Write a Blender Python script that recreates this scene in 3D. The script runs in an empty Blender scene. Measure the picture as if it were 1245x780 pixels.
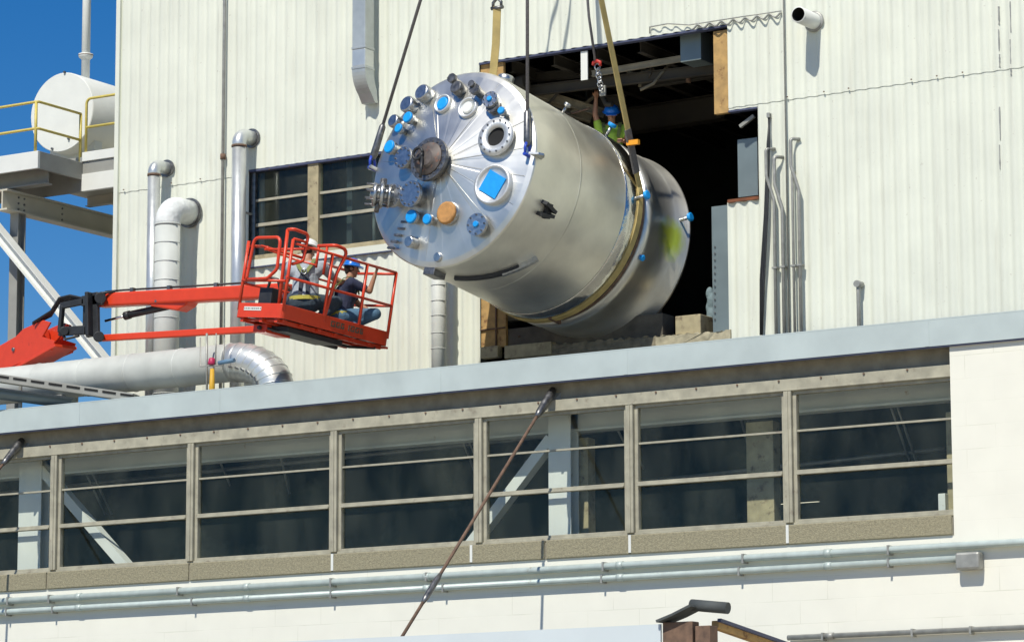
import bpy, bmesh, math, random
from mathutils import Vector as V, Matrix
random.seed(7)
R = math.radians
S = bpy.context.scene
COL = S.collection

# ---------------------------------------------------------------- camera, sky, sun
F_PX, CX, CY = 4050.0, 622.5, 390.0
PITCH, YAW, ROLL = math.atan(0.1625), R(57.7), 0.0036
hx, hy = -math.cos(YAW), math.sin(YAW)
hx, hy = -math.sin(R(90) - YAW), math.cos(R(90) - YAW)
view = V((hx * math.cos(PITCH), hy * math.cos(PITCH), math.sin(PITCH))).normalized()
right0 = V((hy, -hx, 0)).normalized()
up0 = right0.cross(view)
# a small roll
cam_r = (right0 * math.cos(ROLL) - up0 * math.sin(ROLL)).normalized()
cam_u = cam_r.cross(view).normalized()
CAMLOC = V((0, 0, 9.15)) - view * 46.0
CAMLOC.z = 9.15 - view.z * 46.0
cd = bpy.data.cameras.new('camera'); cam = bpy.data.objects.new('camera', cd); COL.objects.link(cam)
cd.sensor_fit = 'HORIZONTAL'; cd.sensor_width = 36; cd.lens = 36 * F_PX / 1245
cd.clip_start = 0.5; cd.clip_end = 3000
m = Matrix((cam_r, cam_u, -view)).transposed().to_4x4(); m.translation = CAMLOC
cam.matrix_world = m
S.camera = cam

SUN = V((0.055, -0.61, 0.79)).normalized()            # towards the sun
SUN_EL = math.asin(SUN.z)
w = bpy.data.worlds.new('World'); S.world = w; w.use_nodes = True
nt = w.node_tree; nt.nodes.clear()
sky = nt.nodes.new('ShaderNodeTexSky'); sky.sky_type = 'NISHITA'; sky.sun_disc = False
sky.sun_elevation = SUN_EL; sky.sun_rotation = math.atan2(SUN.x, SUN.y)
sky.air_density = 1.0; sky.dust_density = 0.1; sky.ozone_density = 4.0; sky.altitude = 500
hsv = nt.nodes.new('ShaderNodeHueSaturation'); hsv.inputs['Saturation'].default_value = 1.42; hsv.inputs['Hue'].default_value = .508; hsv.inputs['Value'].default_value = 1.0
bg = nt.nodes.new('ShaderNodeBackground'); bg.inputs[1].default_value = 0.084
out = nt.nodes.new('ShaderNodeOutputWorld')
nt.links.new(sky.outputs[0], hsv.inputs['Color']); nt.links.new(hsv.outputs[0], bg.inputs[0]); nt.links.new(bg.outputs[0], out.inputs[0])
ld = bpy.data.lights.new('sun', 'SUN'); ld.energy = 4.2; ld.angle = R(0.55); ld.color = (1, 0.955, 0.85)
lo = bpy.data.objects.new('sun', ld); COL.objects.link(lo)
lo.rotation_euler = SUN.to_track_quat('Z', 'Y').to_euler(); lo.location = (0, -30, 50)
S.view_settings.view_transform = 'Standard'; S.view_settings.look = 'None'
S.view_settings.exposure = 0.12; S.view_settings.gamma = 1
S.render.resolution_x = 1024; S.render.resolution_y = 641
S.render.engine = 'CYCLES'
S.cycles.max_bounces = 8; S.cycles.transparent_max_bounces = 12

# ---------------------------------------------------------------- helpers
def ray(px, py):
    return (view + cam_r * ((px - CX) / F_PX) - cam_u * ((py - CY) / F_PX)).normalized()
def P(px, py, Y):                        # point seen at (px,py) lying on the plane y = Y
    d = ray(px, py); return CAMLOC + d * ((Y - CAMLOC.y) / d.y)
def PX(px, py, X):
    d = ray(px, py); return CAMLOC + d * ((X - CAMLOC.x) / d.x)
def Pn(px, py, o, n):
    d = ray(px, py); return CAMLOC + d * ((o - CAMLOC).dot(n) / d.dot(n))

def mat(name, col, rough=0.6, metal=0.0, var=0.0, scale=3.0, bump=0.0, bscale=40.0, col2=None, thr=(0.5, 0.7), cscale=2.0, stretch=None, spec=0.5):
    m = bpy.data.materials.new(name); m.use_nodes = True
    n = m.node_tree.nodes; l = m.node_tree.links; b = n['Principled BSDF']
    b.inputs['Base Color'].default_value = (*col, 1); b.inputs['Roughness'].default_value = rough
    b.inputs['Metallic'].default_value = metal; b.inputs['Specular IOR Level'].default_value = spec
    tc = n.new('ShaderNodeTexCoord'); mp = n.new('ShaderNodeMapping'); l.new(tc.outputs['Object'], mp.inputs[0])
    if stretch: mp.inputs['Scale'].default_value = stretch
    src = None
    if var > 0:
        no = n.new('ShaderNodeTexNoise'); no.inputs['Scale'].default_value = scale; no.inputs['Detail'].default_value = 6
        l.new(mp.outputs[0], no.inputs[0])
        mr = n.new('ShaderNodeMapRange'); mr.inputs[1].default_value = .3; mr.inputs[2].default_value = .7
        mr.inputs[3].default_value = 1 - var; mr.inputs[4].default_value = 1 + var * .6
        l.new(no.outputs[0], mr.inputs[0])
        mx = n.new('ShaderNodeMix'); mx.data_type = 'RGBA'; mx.blend_type = 'MULTIPLY'; mx.inputs[0].default_value = 1
        mx.inputs[6].default_value = (*col, 1); l.new(mr.outputs[0], mx.inputs[7]); src = mx.outputs[2]
        rr = n.new('ShaderNodeMapRange'); rr.inputs[1].default_value = .3; rr.inputs[2].default_value = .7
        rr.inputs[3].default_value = rough * (1 - .5 * var); rr.inputs[4].default_value = min(1, rough * (1 + .5 * var)); l.new(no.outputs[0], rr.inputs[0]); l.new(rr.outputs[0], b.inputs['Roughness'])
    if col2:
        n2 = n.new('ShaderNodeTexNoise'); n2.inputs['Scale'].default_value = cscale; n2.inputs['Detail'].default_value = 8; n2.inputs['Roughness'].default_value = .65
        l.new(mp.outputs[0], n2.inputs[0])
        r2 = n.new('ShaderNodeMapRange'); r2.inputs[1].default_value = thr[0]; r2.inputs[2].default_value = thr[1]; l.new(n2.outputs[0], r2.inputs[0])
        m2 = n.new('ShaderNodeMix'); m2.data_type = 'RGBA'; m2.inputs[6].default_value = (*col, 1); m2.inputs[7].default_value = (*col2, 1)
        if src: l.new(src, m2.inputs[6])
        l.new(r2.outputs[0], m2.inputs[0]); src = m2.outputs[2]
    if src: l.new(src, b.inputs['Base Color'])
    if bump > 0:
        nb = n.new('ShaderNodeTexNoise'); nb.inputs['Scale'].default_value = bscale; nb.inputs['Detail'].default_value = 4
        l.new(mp.outputs[0], nb.inputs[0])
        bp = n.new('ShaderNodeBump'); bp.inputs['Strength'].default_value = bump; bp.inputs['Distance'].default_value = 0.02
        l.new(nb.outputs[0], bp.inputs['Height']); l.new(bp.outputs[0], b.inputs['Normal'])
    return m

class MB:
    def __init__(s, M=None): s.bm = bmesh.new(); s.M = M or Matrix()
    def quad(s, pts, flip=False):
        vs = [s.bm.verts.new(p) for p in pts]
        s.bm.faces.new(vs[::-1] if flip else vs); return s
    def box(s, a, b):                    # axis aligned box between two corners
        x0, x1 = sorted((a[0], b[0])); y0, y1 = sorted((a[1], b[1])); z0, z1 = sorted((a[2], b[2]))
        c = [s.bm.verts.new((x, y, z)) for x in (x0, x1) for y in (y0, y1) for z in (z0, z1)]
        for f in ((0, 1, 3, 2), (4, 6, 7, 5), (0, 4, 5, 1), (2, 3, 7, 6), (0, 2, 6, 4), (1, 5, 7, 3)):
            s.bm.faces.new([c[i] for i in f])
        return s
    def beam(s, a, b, wd, ht, up=(0, 0, 1), off=(0, 0)):
        a = V(a); b = V(b); d = (b - a).normalized(); up = V(up)
        sx = d.cross(up)
        if sx.length < 1e-4: sx = d.cross(V((0, 1, 0)))
        sx.normalize(); sz = sx.cross(d)
        vs = []
        for p in (a, b):
            for i, j in ((-1, -1), (1, -1), (1, 1), (-1, 1)):
                vs.append(s.bm.verts.new(p + sx * (i * wd / 2 + off[0]) + sz * (j * ht / 2 + off[1])))
        for f in ((3, 2, 1, 0), (4, 5, 6, 7), (0, 1, 5, 4), (1, 2, 6, 5), (2, 3, 7, 6), (3, 0, 4, 7)):
            s.bm.faces.new([vs[i] for i in f])
        return s
    def ibeam(s, a, b, wd, ht, t=.02):
        s.beam(a, b, wd, t, off=(0, ht / 2 - t / 2)); s.beam(a, b, wd, t, off=(0, -ht / 2 + t / 2)); s.beam(a, b, t, ht - 2 * t); return s
    def tube(s, pts, r, seg=12, cap=True, radii=None):
        pts = [V(p) for p in pts]; rings = []; n = len(pts); prev = None
        for i, p in enumerate(pts):
            if i == 0: d = pts[1] - p
            elif i == n - 1: d = p - pts[i - 1]
            else: d = (pts[i + 1] - p).normalized() + (p - pts[i - 1]).normalized()
            d.normalize()
            if prev is None:
                u = d.cross(V((0, 0, 1)));
                if u.length < 1e-3: u = d.cross(V((0, 1, 0)))
            else: u = prev - d * prev.dot(d)
            u.normalize(); prev = u; vv = d.cross(u)
            rr = radii[i] if radii else r
            if 0 < i < n - 1:
                c = (pts[i + 1] - p).normalized().dot((p - pts[i - 1]).normalized()); k = 1 / max(.5, math.sqrt((1 + c) / 2))
            else: k = 1
            rings.append([s.bm.verts.new(p + (u * math.cos(t) + vv * math.sin(t)) * rr * (k if k < 1.1 else k)) for t in [2 * math.pi * j / seg for j in range(seg)]])
        for a, b in zip(rings, rings[1:]):
            for j in range(seg):
                f = s.bm.faces.new((a[j], a[(j + 1) % seg], b[(j + 1) % seg], b[j])); f.smooth = True
        if cap: s.bm.faces.new(rings[0][::-1]); s.bm.faces.new(rings[-1])
        return s
    def lathe(s, o, ax, prof, seg=24, smooth=True, cap=(True, True), phase=0):
        o = V(o); ax = V(ax).normalized(); u = ax.cross(V((0, 0, 1)))
        if u.length < 1e-3: u = ax.cross(V((0, 1, 0)))
        u.normalize(); vv = ax.cross(u); rings = []
        for h, r in prof:
            r = max(r, 1e-4)
            rings.append([s.bm.verts.new(o + ax * h + (u * math.cos(t) + vv * math.sin(t)) * r) for t in [phase + 2 * math.pi * j / seg for j in range(seg)]])
        for a, b in zip(rings, rings[1:]):
            for j in range(seg):
                f = s.bm.faces.new((a[j], a[(j + 1) % seg], b[(j + 1) % seg], b[j])); f.smooth = smooth
        if cap[0]: s.bm.faces.new(rings[0][::-1])
        if cap[1]: s.bm.faces.new(rings[-1])
        return s
    def cyl(s, a, b, r, seg=20): 
        a = V(a); b = V(b); return s.lathe(a, b - a, [(0, r), ((b - a).length, r)], seg)
    def ball(s, o, r, sc=(1, 1, 1), seg=12):
        o = V(o); n = seg // 2 + 1
        mt = Matrix.Translation(o) @ Matrix.Diagonal((sc[0], sc[1], sc[2], 1))
        g = bmesh.ops.create_uvsphere(s.bm, u_segments=seg, v_segments=n, radius=r, matrix=mt)
        for v in g['verts']:
            for f in v.link_faces: f.smooth = True
        return s
    def capsule(s, a, b, ra, rb, seg=14):
        a = V(a); b = V(b); s.ball(a, ra, seg=seg); s.ball(b, rb, seg=seg)
        if (b - a).length > 1e-4: s.lathe(a, b - a, [(0, ra), ((b - a).length, rb)], seg)
        return s
    def ribbon(s, pts, wdir, wd, t=.008):
        pts = [V(p) for p in pts]; wdir = V(wdir).normalized(); rings = []
        for i, p in enumerate(pts):
            d = (pts[min(i + 1, len(pts) - 1)] - pts[max(i - 1, 0)]).normalized()
            ww = (wdir - d * wdir.dot(d)).normalized(); nn = d.cross(ww)
            rings.append([s.bm.verts.new(p + ww * (i_ * wd / 2) + nn * (j_ * t / 2)) for i_, j_ in ((-1, -1), (1, -1), (1, 1), (-1, 1))])
        for a, b in zip(rings, rings[1:]):
            for j in range(4): s.bm.faces.new((a[j], a[(j + 1) % 4], b[(j + 1) % 4], b[j]))
        s.bm.faces.new(rings[0][::-1]); s.bm.faces.new(rings[-1]); return s
    def prism(s, pts, d):
        d = V(d); a = [s.bm.verts.new(V(p)) for p in pts]; b = [s.bm.verts.new(V(p) + d) for p in pts]; n = len(a)
        s.bm.faces.new(a[::-1]); s.bm.faces.new(b)
        for j in range(n): s.bm.faces.new((a[j], a[(j + 1) % n], b[(j + 1) % n], b[j]))
        return s
    def build(s, name, m, parent=None, bevel=0, solid=0, fix=True):
        root = parent
        while root is not None and root.parent is not None: root = root.parent
        T = s.M
        if root is not None: T = root['_M_inv'] @ T if False else MINV[root.name] @ T
        bmesh.ops.transform(s.bm, matrix=T, verts=s.bm.verts)
        if fix: bmesh.ops.recalc_face_normals(s.bm, faces=s.bm.faces)
        me = bpy.data.meshes.new(name); s.bm.to_mesh(me); s.bm.free()
        o = bpy.data.objects.new(name, me); COL.objects.link(o); me.materials.append(m)
        if parent is not None: o.parent = parent
        if bevel:
            b = o.modifiers.new('bevel', 'BEVEL'); b.width = bevel; b.segments = 2; b.limit_method = 'ANGLE'; b.angle_limit = R(50)
        if solid:
            b = o.modifiers.new('solid', 'SOLIDIFY'); b.thickness = solid; b.offset = 0
        return o
MINV = {}
def thing(name, label, cat, loc=(0, 0, 0), group=None, M=None):
    o = bpy.data.objects.new(name, None); COL.objects.link(o); o.empty_display_size = .3
    M = M if M is not None else Matrix.Translation(V(loc))
    o.matrix_world = M; MINV[o.name] = M.inverted()
    tag(o, label, cat, group); return o
def tag(o, label, cat, group=None):
    o['label'] = label; o['category'] = cat
    if group: o['group'] = group
    return o
def struct(o): o['kind'] = 'structure'; return o
def arc(p0, p1, p2, r, n=8):             # rounded corner p0-p1-p2
    p0, p1, p2 = V(p0), V(p1), V(p2); a = (p0 - p1).normalized(); b = (p2 - p1).normalized()
    ang = a.angle(b); t = r / math.tan(ang / 2); c = p1 + (a + b).normalized() * (r / math.sin(ang / 2))
    s0 = p1 + a * t - c; s1 = p1 + b * t - c; pts = []; th = s0.angle(s1)
    for i in range(n + 1):
        k = i / n; pts.append(c + (s0 * math.sin((1 - k) * th) + s1 * math.sin(k * th)) / math.sin(th))
    return pts
def path(pts, r, n=7):
    pts = [V(p) for p in pts]; o = [pts[0]]
    for i in range(1, len(pts) - 1): o += arc(pts[i - 1], pts[i], pts[i + 1], r, n)
    return o + [pts[-1]]

# ---------------------------------------------------------------- materials
def siding_mat():
    m = mat('painted corrugated siding', (.725, .745, .64), .62, var=.07, scale=1.2, bump=.08, bscale=60)
    n = m.node_tree.nodes; l = m.node_tree.links; b = n['Principled BSDF']
    src = b.inputs['Base Color'].links[0].from_socket
    tc = n.new('ShaderNodeTexCoord'); 
    mp = n.new('ShaderNodeMapping'); mp.inputs['Scale'].default_value = (7, 1, .35); l.new(tc.outputs['Object'], mp.inputs[0])
    st = n.new('ShaderNodeTexNoise'); st.inputs['Scale'].default_value = 1.6; st.inputs['Detail'].default_value = 7; st.inputs['Roughness'].default_value = .7; l.new(mp.outputs[0], st.inputs[0])
    r = n.new('ShaderNodeMapRange'); r.inputs[1].default_value = .55; r.inputs[2].default_value = .78; r.inputs[4].default_value = .50; l.new(st.outputs[0], r.inputs[0])
    sp = n.new('ShaderNodeTexNoise'); sp.inputs['Scale'].default_value = 17; sp.inputs['Detail'].default_value = 2; l.new(tc.outputs['Object'], sp.inputs[0])
    r2 = n.new('ShaderNodeMapRange'); r2.inputs[1].default_value = .70; r2.inputs[2].default_value = .78; r2.inputs[4].default_value = .5; l.new(sp.outputs[0], r2.inputs[0])
    ad = n.new('ShaderNodeMath'); ad.operation = 'ADD'; ad.use_clamp = True; l.new(r.outputs[0], ad.inputs[0]); l.new(r2.outputs[0], ad.inputs[1])
    mx = n.new('ShaderNodeMix'); mx.data_type = 'RGBA'; l.new(src, mx.inputs[6]); mx.inputs[7].default_value = (.46, .44, .36, 1); l.new(ad.outputs[0], mx.inputs[0])
    l.new(mx.outputs[2], b.inputs['Base Color']); return m
def block_mat():
    m = mat('painted block', (.80, .785, .685), .7, var=.035, scale=2)
    n = m.node_tree.nodes; l = m.node_tree.links; b = n['Principled BSDF']; src = b.inputs['Base Color'].links[0].from_socket
    tc = n.new('ShaderNodeTexCoord'); sx = n.new('ShaderNodeSeparateXYZ'); cb = n.new('ShaderNodeCombineXYZ')
    l.new(tc.outputs['Object'], sx.inputs[0]); l.new(sx.outputs[0], cb.inputs[0]); l.new(sx.outputs[2], cb.inputs[1])
    br = n.new('ShaderNodeTexBrick'); br.inputs['Scale'].default_value = 1; br.inputs['Brick Width'].default_value = .8; br.inputs['Row Height'].default_value = .30
    br.inputs['Mortar Size'].default_value = .006; br.inputs['Mortar Smooth'].default_value = .4
    l.new(cb.outputs[0], br.inputs[0])
    nz = n.new('ShaderNodeTexNoise'); nz.inputs['Scale'].default_value = 1.3; nz.inputs['Detail'].default_value = 5; l.new(tc.outputs['Object'], nz.inputs[0])
    r = n.new('ShaderNodeMapRange'); r.inputs[1].default_value = .5; r.inputs[2].default_value = .68; r.inputs[3].default_value = .02; r.inputs[4].default_value = .42; l.new(nz.outputs[0], r.inputs[0])
    mu = n.new('ShaderNodeMath'); mu.operation = 'MULTIPLY'; l.new(br.outputs['Fac'], mu.inputs[0]); l.new(r.outputs[0], mu.inputs[1])
    mx = n.new('ShaderNodeMix'); mx.data_type = 'RGBA'; l.new(src, mx.inputs[6]); mx.inputs[7].default_value = (.45, .45, .33, 1); l.new(mu.outputs[0], mx.inputs[0])
    l.new(mx.outputs[2], b.inputs['Base Color'])
    bp = n.new('ShaderNodeBump'); bp.inputs['Strength'].default_value = .15; bp.inputs['Distance'].default_value = .01; bp.invert = True
    l.new(br.outputs['Fac'], bp.inputs['Height']); l.new(bp.outputs[0], b.inputs['Normal']); return m
def glass_mat(name, tint, tr=.9, rough=.03):
    m = bpy.data.materials.new(name); m.use_nodes = True; n = m.node_tree.nodes; l = m.node_tree.links; n.clear()
    o = n.new('ShaderNodeOutputMaterial'); mx = n.new('ShaderNodeMixShader'); t = n.new('ShaderNodeBsdfTransparent'); g = n.new('ShaderNodeBsdfGlossy')
    t.inputs[0].default_value = (*tint, 1); g.inputs['Roughness'].default_value = rough; lw = n.new('ShaderNodeLayerWeight'); lw.inputs[0].default_value = .5; pw = n.new('ShaderNodeMath'); pw.operation = 'POWER'; pw.inputs[1].default_value = 4; l.new(lw.outputs['Facing'], pw.inputs[0]); fr = n.new('ShaderNodeMath'); fr.operation = 'MULTIPLY_ADD'; fr.inputs[1].default_value = .8; fr.inputs[2].default_value = .016; l.new(pw.outputs[0], fr.inputs[0])
    # a film of dust on the pane
    df = n.new('ShaderNodeBsdfDiffuse'); df.inputs[0].default_value = (.42, .45, .36, 1); m2 = n.new('ShaderNodeMixShader')
    tc = n.new('ShaderNodeTexCoord'); mp = n.new('ShaderNodeMapping'); mp.inputs['Scale'].default_value = (1, 1, .35); nz = n.new('ShaderNodeTexNoise'); nz.inputs['Scale'].default_value = 2.2; nz.inputs['Detail'].default_value = 7
    oi = n.new('ShaderNodeObjectInfo'); mp.vector_type = 'POINT'; cx_ = n.new('ShaderNodeVectorMath'); cx_.operation = 'SCALE'; cx_.inputs[0].default_value = (40, 30, 20); l.new(oi.outputs['Random'], cx_.inputs['Scale']); l.new(cx_.outputs[0], mp.inputs['Location'])
    r = n.new('ShaderNodeMapRange'); r.inputs[1].default_value = .38; r.inputs[2].default_value = .75; r.inputs[3].default_value = max(0, 1 - tr - .01); r.inputs[4].default_value = 1 - tr + .03
    l.new(tc.outputs['Object'], mp.inputs[0]); l.new(mp.outputs[0], nz.inputs[0]); l.new(nz.outputs[0], r.inputs[0]); l.new(r.outputs[0], m2.inputs[0])
    l.new(fr.outputs[0], mx.inputs[0]); l.new(t.outputs[0], mx.inputs[1]); l.new(g.outputs[0], mx.inputs[2])
    l.new(mx.outputs[0], m2.inputs[1]); l.new(df.outputs[0], m2.inputs[2]); l.new(m2.outputs[0], o.inputs[0]); return m
def steel_mat(name, col, rough, aniso_axis=None, streak=(1, 60, 1), tint_patch=None, metal=1.0):
    m = mat(name, col, rough, metal=metal, var=.22, scale=1.3)
    n = m.node_tree.nodes; l = m.node_tree.links; b = n['Principled BSDF']
    tc = n.new('ShaderNodeTexCoord'); mp = n.new('ShaderNodeMapping'); mp.inputs['Scale'].default_value = streak; l.new(tc.outputs['Object'], mp.inputs[0])
    nz = n.new('ShaderNodeTexNoise'); nz.inputs['Scale'].default_value = 1.5; nz.inputs['Detail'].default_value = 5; l.new(mp.outputs[0], nz.inputs[0])
    bp = n.new('ShaderNodeBump'); bp.inputs['Strength'].default_value = .12; bp.inputs['Distance'].default_value = .01; l.new(nz.outputs[0], bp.inputs['Height'])
    nw = n.new('ShaderNodeTexNoise'); nw.inputs['Scale'].default_value = 1.1; nw.inputs['Detail'].default_value = 2; l.new(tc.outputs['Object'], nw.inputs[0])
    b2 = n.new('ShaderNodeBump'); b2.inputs['Strength'].default_value = .25; b2.inputs['Distance'].default_value = .08; l.new(nw.outputs[0], b2.inputs['Height']); l.new(bp.outputs[0], b2.inputs['Normal'])
    l.new(b2.outputs[0], b.inputs['Normal'])
    if tint_patch:
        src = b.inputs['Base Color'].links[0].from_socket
        vd = n.new('ShaderNodeVectorMath'); vd.operation = 'DISTANCE'; vd.inputs[1].default_value = tint_patch[0]; 
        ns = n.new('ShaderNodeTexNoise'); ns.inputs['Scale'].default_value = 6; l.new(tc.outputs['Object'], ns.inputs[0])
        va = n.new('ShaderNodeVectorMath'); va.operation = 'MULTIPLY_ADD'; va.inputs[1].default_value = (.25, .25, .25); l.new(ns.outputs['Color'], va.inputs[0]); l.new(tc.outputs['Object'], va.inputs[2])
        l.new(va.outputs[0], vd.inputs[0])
        r = n.new('ShaderNodeMapRange'); r.inputs[1].default_value = tint_patch[1]; r.inputs[2].default_value = tint_patch[1] * .4; l.new(vd.outputs['Value'], r.inputs[0])
        mx = n.new('ShaderNodeMix'); mx.data_type = 'RGBA'; l.new(src, mx.inputs[6]); mx.inputs[7].default_value = (*tint_patch[2], 1); l.new(r.outputs[0], mx.inputs[0]); l.new(mx.outputs[2], b.inputs['Base Color'])
    return m

M_side = siding_mat(); M_block = block_mat()
M_fascia = mat('pale blue grey coping', (.47, .535, .525), .45, var=.09, scale=2.2, bump=.15, bscale=3)
M_frieze = mat('aged concrete lintel', (.31, .285, .22), .9, var=.25, scale=5, bump=.2)
M_frame = mat('weathered beige window paint', (.385, .365, .28), .75, var=.22, scale=6, col2=(.24, .21, .16), thr=(.58, .72), cscale=7)
M_sill = mat('rough concrete sill', (.31, .28, .185), .95, var=.28, scale=30, bump=.6, bscale=60)
M_glass = glass_mat('dirty green glass', (.975, .992, .98), .995)
M_glass2 = glass_mat('dirty wall window glass', (.88, .95, .95), .975)
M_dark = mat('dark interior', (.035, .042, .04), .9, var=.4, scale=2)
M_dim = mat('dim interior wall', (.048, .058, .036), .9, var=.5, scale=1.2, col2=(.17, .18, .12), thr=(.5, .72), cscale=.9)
M_wood = mat('raw plywood edge', (.46, .29, .11), .85, var=.25, scale=9, col2=(.2, .1, .04), thr=(.55, .66), cscale=6)
M_timber = mat('weathered timber', (.42, .36, .22), .9, var=.25, scale=6, col2=(.16, .12, .08), thr=(.55, .7), cscale=7)
M_conc = mat('broken concrete', (.40, .36, .25), .95, var=.3, scale=8, bump=.6, bscale=15)
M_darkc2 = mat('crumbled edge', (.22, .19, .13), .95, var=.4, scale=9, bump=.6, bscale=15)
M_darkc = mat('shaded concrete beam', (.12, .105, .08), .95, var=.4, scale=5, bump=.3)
M_galv = mat('galvanised duct', (.50, .53, .52), .42, metal=.5, var=.12, scale=5)
M_alu = mat('aluminium lagging', (.64, .66, .64), .36, metal=.62, var=.12, scale=4, bump=.1, bscale=12)
M_lag = mat('grey duct lagging', (.56, .58, .54), .6, metal=.0, var=.12, scale=3)
M_wrap = mat('white canvas wrap', (.72, .74, .72), .8, var=.15, scale=8, bump=1.6, bscale=7)
M_white = mat('white painted steel', (.74, .75, .70), .5, var=.05, scale=3, col2=(.45, .35, .22), thr=(.68, .76), cscale=4)
M_cream = mat('cream structural steel', (.56, .53, .42), .6, var=.12, scale=2)
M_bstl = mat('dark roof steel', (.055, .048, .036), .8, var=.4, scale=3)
M_greyst = mat('grey steel', (.30, .30, .27), .6, var=.15, scale=3)
M_yellow = mat('yellow rail paint', (.62, .50, .12), .45, var=.1, scale=8)
M_red = mat('orange red lift paint', (.69, .055, .017), .36, var=.06, scale=7, col2=(.30, .03, .012), thr=(.66, .78), cscale=5)
M_black = mat('black rubber and steel', (.025, .027, .03), .5, var=.2, scale=8)
M_chrome = mat('chrome rod', (.7, .7, .7), .15, metal=1)
M_blue = mat('blue tape', (.005, .32, .80), .5, var=.1, scale=20)
M_blue2 = mat('blue shackle', (.02, .06, .42), .4)
M_steelface = steel_mat('brushed head steel', (.74, .73, .68), .43, streak=(3, 3, 3))
M_shell = steel_mat('brushed shell steel', (.82, .79, .69), .46, streak=(1, 40, 1), metal=.94)
M_band = steel_mat('polished skirt steel', (.76, .74, .66), .42, streak=(1, 30, 1), metal=.86, tint_patch=((1.38, 2.62, .42), .36, (.72, .80, .10)))  # yellow-green patch mixed into the skirt colour
M_plate = mat('satin flange plate', (.72, .73, .72), .5, metal=.7, var=.1, scale=9)
M_crump = mat('crumpled steel wrap', (.66, .64, .57), .22, metal=1, var=.15, scale=4, bump=.9, bscale=5)
M_steel = mat('bright fittings', (.52, .53, .53), .36, metal=1, var=.2, scale=20)
M_dkfit = mat('grimy fittings', (.20, .20, .20), .4, metal=.8, var=.4, scale=14)
M_rust = mat('rusty brown steel', (.17, .105, .07), .8, var=.4, scale=12)
M_plywd = mat('plywood disc', (.50, .25, .08), .75, var=.25, scale=14)
M_hole = mat('dark bore', (.01, .01, .01), .9)
M_strap = mat('tan lifting strap', (.47, .36, .14), .85, var=.2, scale=6, bump=.3, bscale=70)
M_rope = mat('wire rope', (.16, .15, .15), .55, metal=.4, var=.3, scale=40)
M_cond = mat('weathered conduit', (.36, .36, .33), .5, metal=.4, var=.2, scale=9)
M_teal = mat('pale green conduit', (.50, .57, .535), .45, metal=.15, var=.12, scale=7, col2=(.3, .27, .2), thr=(.66, .72), cscale=5)
M_navy = mat('navy trim and shadow strip', (.06, .07, .13), .6)
M_rustsill = mat('rusted sill', (.20, .07, .03), .9, var=.4, scale=12)
M_panel = mat('blue grey sheet', (.20, .25, .26), .45, metal=.4, var=.12, scale=2)
M_ground = mat('yard concrete', (.40, .355, .28), .9, var=.15, scale=.3)
M_roof = mat('roof membrane', (.22, .22, .20), .9, var=.2, scale=1)
M_lamp = bpy.data.materials.new('tube lamp glow'); M_lamp.use_nodes = True
_b = M_lamp.node_tree.nodes['Principled BSDF']; _b.inputs['Emission Color'].default_value = (1, .93, .7, 1); _b.inputs['Emission Strength'].default_value = 1.0; _b.inputs['Base Color'].default_value = (.8, .8, .7, 1)

# ---------------------------------------------------------------- ground
g = MB(); g.quad([(-900, -900, 0), (900, -900, 0), (900, 900, 0), (-900, 900, 0)]); struct(g.build('ground', M_ground))

# ---------------------------------------------------------------- main building (corrugated) with a hole cut in it
W = 3.0
def zat(px, py, Y=W): return P(px, py, Y).z
xc = P(143.5, 216, W).x; xr = P(1245, 200, W).x + 38
wl, wr = P(303, 250, W).x, P(478, 250, W).x
wt, wb = zat(380, 196), zat(400, 300)
oL, o885, o922, o868 = P(583, 240, W).x, P(885, 85, W).x, P(922, 190, W).x, P(886, 330, W).x
zt, zs1, zs2, zb = zat(734, 53), zat(903, 132), zat(903, 244), zat(740, 440)
zfa_b, zfa_t = P(622, 468, -.08).z, P(622, 438.5, -.08).z
zroof = zfa_t - .12
zseam = (zat(227, 213) + zat(1110, 107)) / 2
ztop = zat(622, 0) + 8
bld = thing('factory_building', 'tall cream corrugated metal clad factory wall with a large rough opening', 'building', ((xc + xr) / 2, W + 4, 0))
PITCH_C, AMP = .195, .019
def corr(mb, x0, x1, z0, z1, y):
    st = PITCH_C / 8; k0 = math.floor(x0 / st); xs = [x0] + [k * st for k in range(k0, math.ceil(x1 / st) + 1) if x0 + .002 < k * st < x1 - .002] + [x1]
    a = []; b = []
    for x in xs:
        c = math.cos(2 * math.pi * x / PITCH_C); yy = y - AMP * (math.copysign(abs(c) ** .7, c))
        a.append(mb.bm.verts.new((x, yy, z0))); b.append(mb.bm.verts.new((x, yy, z1)))
    for i in range(len(xs) - 1):
        f = mb.bm.faces.new((a[i], a[i + 1], b[i + 1], b[i])); f.smooth = True
zlow = 0
lowmb, upmb = MB(), MB()
def col(x0, x1, holes):                 # vertical column of sheeting minus holes
    spans = []; z = zlow
    for h0, h1 in sorted(holes): spans.append((z, h0)); z = h1
    spans.append((z, ztop))
    for a, b in spans:
        if b - a < .02: continue
        if a < zseam: corr(lowmb, x0, x1, a, min(b, zseam + .03), W)
        if b > zseam: corr(upmb, x0, x1, max(a, zseam - .03), b, W - .009)
col(xc, wl, []); col(wl, wr, [(wb - .16, wt)]); col(wr, oL, []); col(oL, o868, [(zb, zt)])
col(o868 + .0005, o885 if o885 > o868 else o868 + .001, [(zs2, zt)]); 
xx = max(o885, o868 + .001)
col(xx, o922, [(zs2, zs1)]); col(o922, xr, [])
lowmb.build('corrugated_wall', M_side, bld, fix=False); upmb.build('corrugated_wall', M_side, bld, fix=False)
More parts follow.
